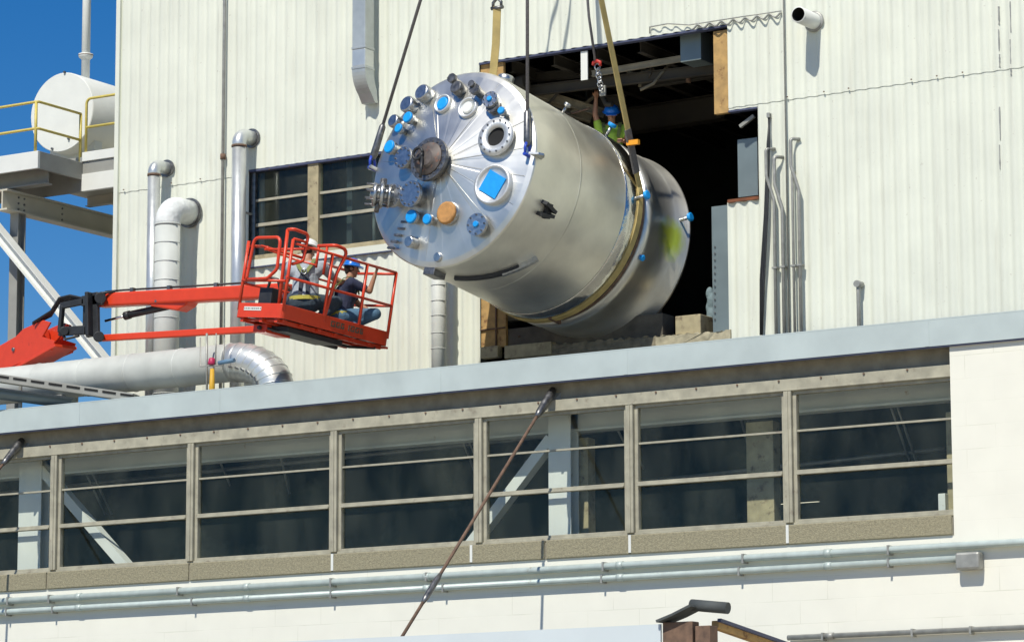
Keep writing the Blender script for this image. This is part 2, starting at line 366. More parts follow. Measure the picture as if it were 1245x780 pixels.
# corner trim, seam line, bottom flashing
mb = MB(); mb.box((xc - .05, W - .05, 0), (xc + .03, W + .25, ztop)); mb.box((xc - .04, W + .25, 0), (xc, W + 14, ztop)); mb.build('corner_trim', M_side, bld)
mb = MB(); mb.box((xc, W + .16, ztop - .1), (xr, W + 14, ztop)); mb.box((xr - .1, W + .1, 0), (xr, W + 14, ztop)); mb.box((xc, W + 13.9, 0), (xr, W + 14, ztop)); mb.build('roof', M_roof, bld)
# screws along the seam
mb = MB()
x = xc + .15
while x < xr:
    if not (oL < x < o922) : mb.box((x - .009, W - .045, zseam - .002), (x + .009, W - .03, zseam + .014))
    x += PITCH_C * random.choice((2, 3, 5))
mb.build('seam_screws', M_rust, bld)
mb = MB(); zbot = zat(1245, 381, W - .03)
mb.box((xx, W - .045, zroof), (xr, W - .03, P(1100, 392.5, W - .04).z + .012)); mb.build('base_flashing', M_navy, bld)
# backing inside wall (sheathing with the hole), gives the wall thickness
mb = MB(); t0, t1 = W + .03, W + .22
def back(x0, x1, z0, z1): mb.box((x0, t0, z0), (x1, t1, z1))
back(xc, wl, 0, ztop); back(wl, wr, 0, wb - .06); back(wl, wr, wt, ztop); back(wr, oL, 0, ztop)
back(oL, o922, zt + .05, ztop); back(xx, o922, zs1 + .04, zt + .05); back(o868, o922, 0, zs2 - .03); back(o922, xr, 0, ztop); back(oL, o868, 0, zb)
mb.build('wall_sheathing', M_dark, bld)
# interior
ix0, ix1, iy1 = oL - 2.5, o922 + 3.0, W + 9
zi0, zi1 = zb - .02, zt + 3.0
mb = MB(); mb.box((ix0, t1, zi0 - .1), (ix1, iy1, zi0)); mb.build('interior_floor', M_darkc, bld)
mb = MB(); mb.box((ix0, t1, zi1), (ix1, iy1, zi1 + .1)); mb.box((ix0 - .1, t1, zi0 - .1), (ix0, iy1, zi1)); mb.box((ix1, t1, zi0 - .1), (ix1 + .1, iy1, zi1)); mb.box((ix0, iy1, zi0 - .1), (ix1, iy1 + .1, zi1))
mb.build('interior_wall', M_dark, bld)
# navy strip painted in for the shadow gap under the cut edges
mb = MB(); mb.box((oL, W - .012, zt - .035), (o885, W + .10, zt - .005)); mb.box((o885, W - .012, zs1 - .03), (o922, W + .10, zs1 - .004)); mb.build('shadow_gap_strip', M_navy, bld)
mb = MB(); mb.box((wl - .02, W - .02, wt - .04), (wr, W + .12, wt - .002)); mb.build('window_head_trim', M_navy, bld)
# edge boards
mb = MB(); mb.box((P(868, 85, W + .05).x, W + .04, P(877, 138, W + .04).z), (P(886.5, 85, W + .05).x, W + .12, P(877, 37, W + .04).z)); mb.build('edge_board', M_wood, bld, bevel=.005)
mb = MB(); mb.box((P(583.5, 85, W + .04).x, W + .04, P(590, 150, W + .04).z), (P(612, 85, W + .04).x, W + .10, P(600, 76, W + .04).z)); mb.build('edge_board', M_wood, bld, bevel=.005)
za, zb2 = P(590, 425, W + .04).z, P(590, 330, W + .04).z
mb = MB(); mb.box((P(583.5, 400, W + .04).x, W + .04, za), (P(602, 400, W + .04).x, W + .10, zb2)); mb.box((P(604.5, 400, W + .04).x, W + .04, za + .02), (P(615, 400, W + .04).x, W + .10, zb2)); mb.build('edge_board', M_wood, bld, bevel=.005)
mb = MB(); mb.tube([P(583, 401.5, W + .02), P(614, 398, W + .02)], .012, 8); mb.tube([P(603, 430, W + .02), P(603, 340, W + .02)], .014, 8); mb.build('reinforcing_bar', M_rust, bld)
mb = MB(); mb.box(P(616, 390, W + .5), P(636, 330, W + .62)); mb.build('white_stud', M_cream, bld, bevel=.004)
mb = MB(); mb.box(P(867, 408, W + .02), P(886.5, 249, W + .035)); mb.build('steel_jamb_sheet', M_panel, bld, bevel=.003)
mb = MB()
for i in range(12): mb.cyl(P(869, 300 + i * 8, W + .02), P(869, 300 + i * 8, W + .0), .012, 8)
mb.build('bolt_row', M_dkfit, bld)
mb = MB(); mb.box((P(897, 200, W + .3).x, W + .3, P(905, 239, W + .3).z), (P(921, 200, W + .3).x, W + .34, P(905, 169, W + .3).z)); mb.build('grey_panel', M_panel, bld)
mb = MB(); mb.box((o868 - .25, W - .04, zs2 - .02), (o922, W + .22, zs2 + .05)); mb.bm.clear(); mb.box((xx - .02, W - .035, zs2 - .01), (o922, W + .22, zs2 + .035)); mb.build('rusted_sill', M_rustsill, bld)
mb = MB(); mb.beam(P(900, 154, W + .12), P(917, 141, W + .12), .05, .05); mb.build('loose_bracket', M_greyst, bld)
# bottom of the opening: beam, timbers, broken edge
def yb(px): return 430 - (px - 583) * .088          # roofline in the picture
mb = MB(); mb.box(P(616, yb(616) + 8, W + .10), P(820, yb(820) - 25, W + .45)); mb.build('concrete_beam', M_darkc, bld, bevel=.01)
mb = MB(); mb.box(P(821, 409, W + .02), P(867, 385.5, W + .40)); mb.build('timber_block', M_timber, bld, bevel=.012)
mb = MB(); mb.box(P(613, 436, W - .05), P(676, 416, W + .09)); mb.build('timber_block', M_timber, bld, bevel=.012)
mb = MB(); mb.box(P(584, 436, W - .06), P(611, 421, W + .08)); mb.build('timber_block', M_timber, bld, bevel=.012)
def ragged(x0, x1, Y, d, base, top, n):
    mb = MB(); up = []; lo_ = []
    for i in range(n + 1):
        px = x0 + (x1 - x0) * i / n; up.append(P(px, yb(px) - top - random.uniform(-1, 1) * top * .55, Y + random.uniform(-.015, .015))); lo_.append(P(px, yb(px) + base, Y))
    mb.prism(lo_ + up[::-1], (0, d, 0)); return mb
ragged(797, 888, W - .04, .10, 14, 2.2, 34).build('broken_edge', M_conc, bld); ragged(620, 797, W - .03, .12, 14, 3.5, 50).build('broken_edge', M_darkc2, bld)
def rubble(x0, x1, Y, n, s, top):
    mb = MB()
    for i in range(n):
        k = random.random(); px = x0 + (x1 - x0) * k; c = P(px, yb(px) - random.uniform(-4, top), Y + random.uniform(-.05, .1)); r = s * random.uniform(.4, 1)
        a = bmesh.ops.create_icosphere(mb.bm, subdivisions=1, radius=r, matrix=Matrix.Translation(c) @ Matrix.Diagonal((1.5, 1, .8, 1)))
        for v in a['verts']: v.co += V([random.uniform(-r, r) * .3 for _ in range(3)])
    return mb
rubble(610, 640, W + .12, 14, .03, 30).build('debris', M_rust, bld)
# interior roof steelwork
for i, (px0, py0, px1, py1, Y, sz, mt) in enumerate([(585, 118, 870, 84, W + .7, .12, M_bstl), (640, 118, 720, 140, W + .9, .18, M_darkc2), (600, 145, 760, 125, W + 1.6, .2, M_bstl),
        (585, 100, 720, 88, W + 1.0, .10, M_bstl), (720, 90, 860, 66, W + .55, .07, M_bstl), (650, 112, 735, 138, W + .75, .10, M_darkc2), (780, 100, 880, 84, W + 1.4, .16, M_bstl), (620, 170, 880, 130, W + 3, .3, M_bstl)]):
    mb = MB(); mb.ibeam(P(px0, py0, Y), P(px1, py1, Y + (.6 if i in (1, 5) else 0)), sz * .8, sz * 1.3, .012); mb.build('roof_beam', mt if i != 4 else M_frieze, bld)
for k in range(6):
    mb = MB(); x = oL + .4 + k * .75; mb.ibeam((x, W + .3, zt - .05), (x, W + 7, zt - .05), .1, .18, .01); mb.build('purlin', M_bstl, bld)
mb = MB(); mb.tube([P(612, 108, W + .4), P(640, 100, W + .4)], .12, 16); mb.build('interior_pipe', M_bstl, bld); mb = MB(); mb.tube([P(690, 100, W + .8), P(665, 128, W + .8)], .02, 8); mb.build('interior_pipe', M_bstl, bld)
mb = MB(); mb.box(P(827, 76, W + .25), P(868, 43, W + .65)); mb.build('hanging_duct', M_panel, bld, bevel=.01)
mb = MB(); mb.box((P(704, 80, W - .02).x, W + .03, P(708, 97, W).z), (P(713, 80, W).x, W + .05, P(708, 62, W).z)); mb.build('hanging_plate', M_white, bld)
rc = random.Random(11)
for k in range(22):
    px = rc.uniform(600, 850); py = 104 - (px - 600) * .14 + rc.uniform(-8, 45 if px < 740 else 14); Y = W + rc.uniform(.3, 1.6); a = P(px, py, Y)
    if k % 3: b = a + V((rc.uniform(-.7, .7), rc.uniform(-.3, .3), rc.uniform(-.35, .1)))
    else: b = a + V((rc.uniform(-.08, .08), 0, -rc.uniform(.2, .5)))
    mb = MB(); mb.tube([a, a.lerp(b, .5) + V((0, 0, -rc.uniform(.0, .10))), b], rc.uniform(.012, .04), 7); mb.build('hanging_cable', (M_bstl, M_darkc2, M_frieze, M_rust)[k % 4], bld)
# wavy cut line painted above the opening: the flashing strip left from an older roof
fl = MB(); pts = []
for i in range(0, 86):
    k = i / 85; px = 842 + k * (950 - 842); base = P(px, 31 - (px - 842) * .146, W - .06)
    pts.append(base + V((0, 0, -.03 + .028 * math.cos(2 * math.pi * base.x / PITCH_C))))
fl.tube(pts, .014, 6); fl.tube([P(790, 41, W - .055), P(790, 33, W - .055), P(812, 29, W - .055), P(838, 30.5, W - .055), P(905, 20, W - .055), P(950, 13.5, W - .055)], .009, 6)
tag(fl.build('old_flashing_strip', M_cond), 'thin wavy strip of old flashing above the right end of the opening', 'flashing')

# wall window
wf = MB(); fy = W + .08
def wbar(px0, px1, py, h, d=.05):  # horizontal bar following the wall
    zz = (P((px0 + px1) / 2, py, fy).z); wf.box((P(px0, py, fy).x, fy - d / 2, zz - h / 2), (P(px1, py, fy).x, fy + d / 2, zz + h / 2))
ww = wf
wf.box((wl, fy - .04, wb - .02), (P(312, 250, fy).x, fy + .04, wt - .03)); 
win = wf.build('window', M_dkfit, bld, bevel=.004)
wf = MB(); wf.box((P(377, 250, fy).x, fy - .07, wb - .02), (P(390, 250, fy).x, fy + .05, wt - .03)); wf.build('mullion', M_timber, win, bevel=.004)
wf = MB()
for a, b, y1, y2 in ((312, 377, 240, 263), (390, 478, 229, 258)):
    wbar(a, b, y1 + (0 if a < 350 else 0), .04); wbar(a, b, y2 if a > 350 else y2 + 7, .05)
wf.build('muntin', M_frame, win)
gp = MB(); gp.box((wl + .05, fy - .003, wb), (wr, fy + .003, wt - .03)); gp.build('pane', M_glass2, win)
wf = MB(); wf.box((wl, W - .04, wb - .07), (wr, W + .16, wb)); wf.build('sill', M_timber, win, bevel=.004)
wf = MB(); wf.box((wl - .03, W - .05, wb - .18), (wr, W - .02, wb - .07)); wf.build('sill_flashing', M_side, win)
wf = MB(); wf.box((wl - .03, W - .055, wb - .20), (wr, W - .018, wb - .18)); wf.build('dark_edge_strip', M_navy, win)
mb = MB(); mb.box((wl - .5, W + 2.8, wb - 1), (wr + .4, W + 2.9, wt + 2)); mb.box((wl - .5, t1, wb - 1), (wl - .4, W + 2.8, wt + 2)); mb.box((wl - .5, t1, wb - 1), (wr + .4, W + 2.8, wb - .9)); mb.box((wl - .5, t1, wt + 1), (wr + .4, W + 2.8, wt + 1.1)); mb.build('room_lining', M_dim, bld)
mb = MB(); mb.tube([P(318, 310, W + .5), P(318, 190, W + .5)], .05, 10); mb.tube([P(428, 310, W + .4), P(424, 190, W + .4)], .04, 10); mb.tube([P(455, 310, W + .4), P(455, 190, W + .4)], .03, 10); mb.build('room_pipe', M_cond, bld)

# ---------------------------------------------------------------- annex (window band, block wall)
AX0, AX1 = P(0, 600, 0).x - 14, P(1245, 500, 0).x + 38
bx = P(1157, 530, 0).x                          # left end of the block pier
RY = .20
def az(px, py, Y=RY): return P(px, py, Y).z
zsill_b, zsill_t = P(585, 684, -.03).z, az(585, 663, RY - .06)
zhead = az(1100, 467); zhdr_t = az(1100, 449)
zmid, zthin, zwb = az(866, 582), az(866, 532), az(866, 640)
ann = thing('annex_building', 'low white block annex with a long band of beige framed windows', 'building', ((AX0 + AX1) / 2, 1.5, 0))
mb = MB(); mb.box((AX0, 0, 0), (bx, .3, zsill_b)); mb.box((bx, 0, 0), (AX1, .3, zfa_b + .02)); mb.build('block_wall', M_block, ann)
# fascia panels
xs = [AX0 - .1] + [P(px, 440, -.08).x for px in (95, 265, 533, 760, 1127)] + [AX1 + .1]
fmb = MB()
zrise = 0
for a, b in zip(xs, xs[1:]):
    fmb.box((a + .004, -.06, zfa_b), (b - .004, -.03, zfa_t)); fmb.box((b - .03, -.064, zfa_b + .003), (b + .03, -.0602, zfa_t))
fmb.box((AX0 - .1, -.06, zfa_t + .002), (AX1 + .1, .35, zfa_t + .018))
fmb.build('fascia', M_fascia, ann)
mb = MB(); mb.box((AX0, -.05, zfa_b - .018), (AX1, -.0, zfa_b - .001)); mb.build('dark_edge_strip', M_navy, ann)  # navy strip drawn in for the thin shadow below the fascia
mb = MB(); mb.box((AX0, -.029, zfa_b), (bx - .002, .6, zfa_b + .05)); mb.box((bx, -.029, zfa_b + .03), (AX1, .3, zfa_b + .05)); mb.build('soffit', M_frieze, ann)
mb = MB(); mb.box((AX0, RY, zhdr_t), (bx, RY + .3, zfa_b)); mb.build('concrete_lintel', M_frieze, ann)
mb = MB(); mb.box((AX0, .35, zroof - .25), (AX1, W - .03, zroof)); mb.box((AX0, W - .03, zroof - .25), (xc - .06, W + .3, zroof)); mb.build('roof', M_roof, ann)
mb = MB(); mb.box((AX0, .31, 0), (AX0 + .2, W + .3, zroof - .25)); mb.box((AX1 - .2, .31, 0), (AX1, W - .05, zroof - .25)); mb.box((AX0 + .2, W + .1, 0), (xc - .06, W + .3, zroof - .25)); mb.build('end_wall', M_block, ann)
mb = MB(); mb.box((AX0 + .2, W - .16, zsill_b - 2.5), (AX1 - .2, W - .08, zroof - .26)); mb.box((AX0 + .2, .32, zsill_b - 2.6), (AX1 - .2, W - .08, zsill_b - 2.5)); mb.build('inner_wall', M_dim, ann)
# sills : cast blocks with joints
jx = [AX0] + [P(px, 680, -.03).x for px in (-200, -90, 57, 230, 404, 573, 663, 766, 958)] + [bx - .004]
for a, b in zip(jx, jx[1:]):
    mb = MB(); mb.box((a + .012, -.035, zsill_b + .003), (b - .012, RY + .1, zsill_t)); mb.build('sill_block', M_sill, ann, bevel=.012)
mb = MB(); mb.box((AX0, -.01, zsill_b), (bx - .004, RY, zsill_t - .03)); mb.build('sill_bed', M_frieze, ann)
for px in (404, 573, 766, 958):
    mb = MB(); x = P(px, 680, -.03).x; mb.box((x - .02, -.038, zsill_b + .02), (x + .02, -.02, zsill_t)); mb.build('joint_patch', M_white, ann)
# mullions, header, windows
mull = [P(px, 600, RY).x for px in (-470, -280, -92, 70, 236, 410, 586, 770, 963)] + [bx - .0]
mb = MB(); mb.box((AX0, RY - .09, zhead + .03), (bx - .003, RY + .05, zhdr_t)); mb.box((AX0, RY - .10, zhead + .035), (bx - .003, RY - .085, zhead + .055)); 
hd = mb.build('window_header', M_frame, ann, bevel=.005)
mb = MB(); x = AX0
while x < bx - .1: mb.cyl((x, RY - .091, zhead + .17), (x, RY - .105, zhead + .17), .014, 8); x += .62
mb.build('bolt_row', M_rust, hd)
mb = MB(); mb.box((AX0, RY - .07, zsill_t), (bx - .003, RY + .05, zwb - .02)); mb.build('bottom_rail', M_frame, ann, bevel=.005)
for x in mull[:-1]:
    mb = MB(); mb.box((x - .055, RY - .10, zwb - .021), (x + .055, RY + .05, zhead + .029)); mb.box((x - .012, RY - .112, zwb - .021), (x + .012, RY - .101, zhead + .029)); mb.build('mullion', M_frame, ann, bevel=.004)
for i in range(len(mull) - 1):
    a = mull[i] + .057; b = mull[i + 1] - (.057 if i < len(mull) - 2 else .003)
    f = MB(); t = .05
    f.box((a, RY - .05, zwb - .02), (a + t, RY + .03, zhead + .03)); f.box((b - t, RY - .05, zwb - .02), (b, RY + .03, zhead + .03))
    f.box((a + t, RY - .05, zhead - .012), (b - t, RY + .03, zhead + .03)); f.box((a + t, RY - .05, zwb - .02), (b - t, RY + .03, zwb + .02))
    wn = f.build('window', M_frame, ann, bevel=.004)
    f = MB(); f.box((a + t, RY - .06, zmid - .03), (b - t, RY + .03, zmid + .03)); f.box((a + t, RY - .085, zmid - .032), (b - t, RY - .061, zmid - .008)); f.build('transom', M_frame, wn, bevel=.004)
    f = MB(); f.box((a + t, RY - .03, zthin - .013), (b - t, RY + .02, zthin + .013)); f.build('muntin', M_frame, wn)
    for z0, z1 in ((zwb + .02, zmid - .03), (zmid + .03, zthin - .013), (zthin + .013, zhead - .012)):
        f = MB(); f.box((a + t, RY - .003, z0), (b - t, RY + .003, z1)); f.build('pane', M_glass, wn)
# inside the annex
iy = RY + .49
mb = MB(); mb.box((AX0, iy + .2, P(866, 506, iy).z), (bx + 2, iy + .36, P(866, 470, iy).z)); mb.box((AX0, iy + .15, P(866, 508, iy).z), (bx + 2, iy + .40, P(866, 505, iy).z)); mb.build('edge_beam', M_white, ann)
for pc in (680, 36, -600):
    mb = MB(); c0, c1 = P(pc - 13, 600, iy).x, P(pc + 14, 600, iy).x
    mb.box((c0, iy, zsill_t - 2.3), (c1, iy + .02, zhead + .25)); mb.box((c0, iy + .2, zsill_t - 2.3), (c1, iy + .22, zhead + .25)); mb.box(((c0 + c1) / 2 - .01, iy + .02, zsill_t - 2.3), ((c0 + c1) / 2 + .01, iy + .2, zhead + .25))
    mb.build('steel_column', M_white, ann)
mb = MB(); mb.beam(P(672, 533, iy + .1), P(560, 680, iy + .1), .15, .17, up=(0, 1, 0)); mb.build('diagonal_brace', M_white, ann)
mb = MB(); mb.beam(P(44, 560, iy + .1), P(195, 735, iy + .1), .15, .17, up=(0, 1, 0)); mb.build('diagonal_brace', M_white, ann)
for a, b, y0, y1, Y in ((908, 941, 512, 760, 1.1), (698, 715, 532, 760, 1.0), (1152, 1166, 500, 760, .8)):
    mb = MB(); p = P(a, 600, Y); q = P(b, 600, Y); mb.box((p.x, Y, p.z - 2), (q.x, Y + .2, P((a + b) / 2, y0, Y).z)); mb.build('timber_post', M_timber, ann, bevel=.006)
mb = MB(); mb.box(P(1141, 626, .7), P(1153, 600, .8)); mb.build('junction_cabinet', M_white, ann, bevel=.005)
tr = MB()
for px, dx_, top_, bot_, tw in ((88, 40, 540, 625, 1), (250, 30, 520, 590, 0), (330, 22, 505, 600, 0), (548, 30, 500, 575, 1), (735, 40, 490, 570, 1), (893, 16, 478, 540, 1), (1072, 34, 462, 560, 1), (640, -40, 560, 640, 0)):
    tr.tube([P(px, top_, 1.5), P(px + dx_, bot_, 1.9)], .018, 8)
    if tw: tr.tube([P(px + 8, top_, 1.5), P(px + 8 + dx_, bot_, 1.9)], .018, 8)
tr.tube([P(-10, 600, 2.2), P(1150, 480, 2.2)], .03, 8); tr.tube([P(740, 590, 2.4), P(1150, 545, 2.4)], .03, 8)
tr.build('interior_truss', M_cond, ann)
lp = MB(); lp.box(P(944, 612.5, 2.0), P(997, 609.5, 2.06)); 
tag(lp.build('tube_lamp', M_lamp), 'glowing tube lamp seen behind the glass near the right end windows', 'lamp')

# ---------------------------------------------------------------- pipes and ducts on the corrugated wall
def bend_pipe(name, label, px, ytop, r, mt, out=.38, cat='pipe', cap=None, bands=None, zlow_=None, rad=None):
    c = P(px, ytop, W - out); t = thing(name, label, cat, (c.x, W - out, zroof))
    zt_ = c.z - r
    pts = path([(c.x, W - out, zroof + .01), (c.x, W - out, zt_), (c.x, W - .02, zt_)], rad or r * 1.35, 8)
    zb_ = zt_ - (rad or r * 1.35) - .03
    mb = MB(); mb.tube([(c.x, W - out, zroof + .01), (c.x, W - out, zb_)], r, 24); mb.build('riser', mt, t)
    mb = MB(); mb.tube([(c.x, W - out, zb_)] + pts[1:], r * 1.0, 24); mb.build('elbow', cap or mt, t)
    mb = MB(); mb.lathe((c.x, W - out, zb_ - .02), (0, 0, 1), [(0, r + .008), (.035, r + .008)], 24); mb.build('band', M_rust if not cap else mt, t)
    mb = MB(); mb.cyl((c.x, W - .05, zt_), (c.x, W - .015, zt_), r + .04, 24); mb.build('wall_collar', M_dkfit, t)
    if bands:
        z = zb_ - bands
        while z > zroof: mb = MB(); mb.lathe((c.x, W - out, z), (0, 0, 1), [(-.008, r + .001), (0, r + .010), (.008, r + .001)], 24, cap=(False, False)); z -= bands; mb.build('seam_band', mt, t)
    z = zroof + .8
    while z < zb_: mb = MB(); mb.beam((c.x, W - out, z), (c.x, W - .02, z), .03, .03); z += 1.3; mb.build('bracket', M_cond, t)
    return t
bend_pipe('lagged_pipe', 'narrow metal clad pipe with elbow beside the fat canvas topped duct', 186, 193, .105, M_alu, .36, group if False else 'pipe') if False else None
bend_pipe('lagged_pipe', 'narrow metal clad riser bending into the wall at the far left corner', 187.5, 193, .10, M_alu, .36)
bend_pipe('lagged_pipe', 'tall metal clad riser bending into the wall left of the wall window', 291, 155, .115, M_alu, .36)
bend_pipe('lagged_duct', 'fat grey ribbed riser with a white canvas wrapped elbow', 204.5, 237, .20, M_lag, .58, 'duct', cap=M_wrap, bands=.3, rad=.25)
# pipe below the vessel
t = thing('lagged_riser', 'grey lagged riser half hidden behind the hanging vessel', 'pipe', (P(533.5, 400, W - .4).x, W - .4, zroof))
c = P(533.5, 400, W - .4); mb = MB(); mb.tube([(c.x, W - .4, zroof + .01), (c.x, W - .4, P(533, 300, W).z)], .11, 24); mb.build('riser', M_lag, t)
for py in (347, 366, 384, 405, 424): 
    z = P(533, py, W - .4).z; mb = MB(); mb.lathe((c.x, W - .4, z), (0, 0, 1), [(-.008, .111), (0, .121), (.008, .111)], 24, cap=(False, False)); mb.build('seam_band', M_lag, t)
# thin full height conduit with couplings
c = P(271, 200, W - .09); t = thing('thin_conduit', 'thin full height pipe with rusty coupling left of the wall window', 'pipe', (c.x, W - .09, zroof))
mb = MB(); mb.tube([(c.x, W - .09, zroof + .01), (c.x, W - .09, ztop - .1)], .027, 10); mb.build('tube', M_cond, t)
mb = MB(); z = P(271, 192, W).z; mb.cyl((c.x, W - .09, z - .05), (c.x, W - .09, z + .04), .045, 12); mb.build('coupling', M_rust, t)
# old sealant marks near the right edge of the picture
for px, y0, y1 in ((1214, 8, 30), (1214, 36, 62), (1215, 66, 82), (1228, 2, 40), (1228, 48, 78), (1229, 84, 92), (1215, 130, 170), (1215, 176, 206)):
    mb = MB(); a = P(px, y0, W - .03); b = P(px, y1, W - .03); zz = max(a.z, b.z); st_ = []; n_ = 7
    xk = (round(a.x / PITCH_C - .25) + .25) * PITCH_C
    for i in range(n_ + 1):
        k = i / n_; st_.append((k, random.uniform(.004, .012)))
    mb.prism([V((a.x - w_, W - .030, zz + (min(a.z, b.z) - zz) * k)) for k, w_ in st_] + [V((a.x + w_, W - .030, zz + (min(a.z, b.z) - zz) * k)) for k, w_ in st_[::-1]], (0, .012, 0)); mb.build('sealant_mark', M_cond, bld)
# second thin conduit on the right
c = P(956, 200, W - .06); t = thing('thin_conduit', 'hair thin vertical conduit rising past the right end of the opening', 'pipe', (c.x, W - .06, zroof))
mb = MB(); mb.tube([(c.x, W - .06, zroof), (c.x, W - .06, ztop - .2)], .012, 8); mb.build('tube', M_cond, t)
# rectangular galvanised downpipe upper left
dx, dw = P(440.5, 60, W - .32).x, .245; yo = W - .30
t = thing('square_duct', 'galvanised rectangular duct ending in a kicked back spout above the wall window', 'duct', (dx, yo, P(440, 128, yo).z))
za_ = P(440, 60, yo).z; zb_ = P(440, 84, yo).z; 
mb = MB(); mb.box((dx - dw / 2, yo - .12, za_), (dx + dw / 2, yo + .12, ztop - .3)); mb.build('shaft', M_galv, t, bevel=.01)
mb = MB(); mb.box((dx - dw / 2 - .008, yo - .128, za_ - .02), (dx + dw / 2 + .008, yo + .128, za_ + .02)); mb.build('joint_band', M_galv, t, bevel=.006); mb = MB(); mb.box((dx - dw / 2 - .008, yo - .128, zb_ - .02), (dx + dw / 2 + .008, yo + .128, zb_ + .02)); mb.build('joint_band', M_galv, t, bevel=.006)
mb = MB(); mb.box((dx - dw / 2, yo - .12, zb_ + .02), (dx + dw / 2, yo + .12, za_ - .02)); mb.build('lower_shaft', M_alu, t, bevel=.01)
mb = MB(); prof = []; n = 8
for i in range(n + 1):
    th = i / n * R(52); rr = .46
    prof.append((yo - .12 + (.46) * (1 - math.cos(th)) * .95, zb_ - .02 - rr * math.sin(th), th))
inner = [(y + .24 * math.cos(th), z + .10 * math.sin(th)) for y, z, th in prof]
outer = [(y, z) for y, z, th in prof]
outer.append((outer[-1][0] + .10, outer[-1][1] - .13)); inner.append((inner[-1][0] + .03, outer[-1][1]))
poly = [V((dx - dw / 2, min(y, W - .03), z)) for y, z in outer] + [V((dx - dw / 2, min(y, W - .03), z)) for y, z in inner[::-1]]
mb.prism(poly, (dw, 0, 0)); mb.build('spout', M_galv, t)
# vent pipe upper right with cut off dark mouth
c = P(991, 27, W); t = thing('vent_pipe', 'short white vent pipe stub with black mouth, top right of the wall', 'pipe', (c.x, W, c.z))
ax = V((0, -1, .0)); mb = MB(); mb.lathe(c + V((0, -.0, 0)), ax, [(0, .115), (.52, .115), (.52, .100)], 28, cap=(False, False)); mb.build('pipe_body', M_white, t)
mb = MB(); mb.lathe(c, ax, [(.30, .0), (.30, .100), (.519, .100)], 24, cap=(False, False)); mb.build('dark_bore', M_hole, t)  # black lining puts the shade inside the pipe into the colour
mb = MB(); mb.lathe(c, ax, [(.02, .15), (.045, .15), (.045, .118)], 24); mb.build('wall_collar', M_cond, t)
# wall conduits right of the opening
def swan(px, ytop, ybot, r, kind, label):
    """conduit that runs up the wall, kicks and hooks back into the wall"""
    o = W - .10; c = P(px, ytop, o); b = P(px, ybot, o); k = P(px, ytop + 42, o)
    t = thing('wall_conduit', label, 'conduit', (c.x, o, zroof), 'conduits right of the opening')
    off = {'r': .10, 'l': -.10, 's': 0}[kind]
    pts = [(c.x, o, zroof + .01), (c.x, o, k.z - .25), (c.x - off, o - .03, k.z + .1), (c.x - off, o - .03, c.z), (c.x - off + (.09 if off else 0), W - .02, c.z)]
    if kind == 's': pts = [(c.x, o, zroof + .01), (c.x, o, c.z), (c.x, W - .02, c.z)]
    mb = MB(); mb.tube(path(pts, .045, 4), r, 10); mb.build('tube', M_cond, t)
    mb = MB(); z = zroof + .5
    while z < k.z - .4: mb.box((c.x - .04, o - r - .006, z), (c.x + .04, W - .03, z + .025)); z += 1.1
    mb.build('clip', M_cond, t)
swan(940, 180, 410, .024, 'r', 'grey wall conduit hooked at mid height, second from the opening')
swan(950, 190, 410, .026, 'r', 'grey wall conduit with a low hook, third from the opening')
swan(963, 208, 410, .020, 's', 'straight short grey wall conduit just right of the hair thin one')
swan(970, 168, 410, .026, 'r', 'tallest looped grey wall conduit, farthest right of the cluster')
c = P(930, 140, W - .08); c2 = P(926, 405, W - .08)
t = thing('cable_bundle', 'dark bunched cables hanging from a hook beside the opening', 'cable', (c2.x, W - .08, zroof), 'conduits right of the opening')
mb = MB()
for k in range(3):
    mb.tube([P(934.5 + k * .8, 139, W - .05), P(935.5 - k * 1.2, 175, W - .1 - .01 * k), P(933 - k * 1.6, 260, W - .09), P(929 - k * 2.2, 340, W - .08), P(926.5 - k * .9, 407, W - .09)], .014, 8)
mb.build('cable', M_black, t); mb = MB(); mb.box(P(932, 143, W - .09), P(938, 138, W - .02)); mb.build('hook', M_cond, t)
c = P(1044, 342, W - .1); t = thing('wall_conduit', 'short lone grey conduit stub low on the right wall', 'conduit', (c.x, W - .1, zroof))
mb = MB(); mb.tube(path([(c.x, W - .12, zroof + .01), (c.x, W - .12, c.z - .05), (c.x, W - .02, c.z - .05)], .04, 4), .028, 10); mb.build('tube', M_cond, t)
mb = MB(); mb.cyl((c.x, W - .17, c.z - .04), (c.x, W - .02, c.z - .04), .05, 12); mb.build('fitting', M_cond, t)

# ---------------------------------------------------------------- big horizontal duct on the annex roof
dr = .285; dy = .74; zc = P(180, 451, dy).z
xe = P(335, 450, dy).x
t = thing('roof_duct', 'large grey insulated duct lying along the annex roof and ending in an elbow', 'duct', (xe, dy, zroof))
mb = MB(); mb.tube([(AX0 + 1, dy, zc), (xe - .80, dy, zc)], dr, 40); mb.build('straight_run', M_lag, t)
x = xe - .80
while x > AX0 + 6: mb = MB(); mb.lathe((x, dy, zc), (1, 0, 0), [(-.012, dr + .001), (0, dr + .010), (.012, dr + .001)], 40, cap=(False, False)); x -= .92; mb.build('seam_band', M_lag, t)
ctr = V((xe - .80, dy, zc - .50)); n = 9; mb = MB(); cl = []
for i in range(n + 1):
    th = i / n * R(90); cl.append(ctr + V((.80 * math.sin(th), 0, .50 * math.cos(th))))
cl.append(cl[-1] + V((0, 0, -.5)))
mb.tube(cl, dr, 40)
for f in mb.bm.faces: f.smooth = len(f.verts) == 4
mb.build('elbow', M_alu, t)
for i in range(1, n + 1):
    mb = MB(); th = i / n * R(90); p = cl[i]; ax = V((math.cos(th), 0, -math.sin(th))); mb.lathe(p, ax, [(-.012, dr + .002), (0, dr + .014), (.012, dr + .002)], 40, cap=(False, False)); mb.build('gore_band', M_alu, t)
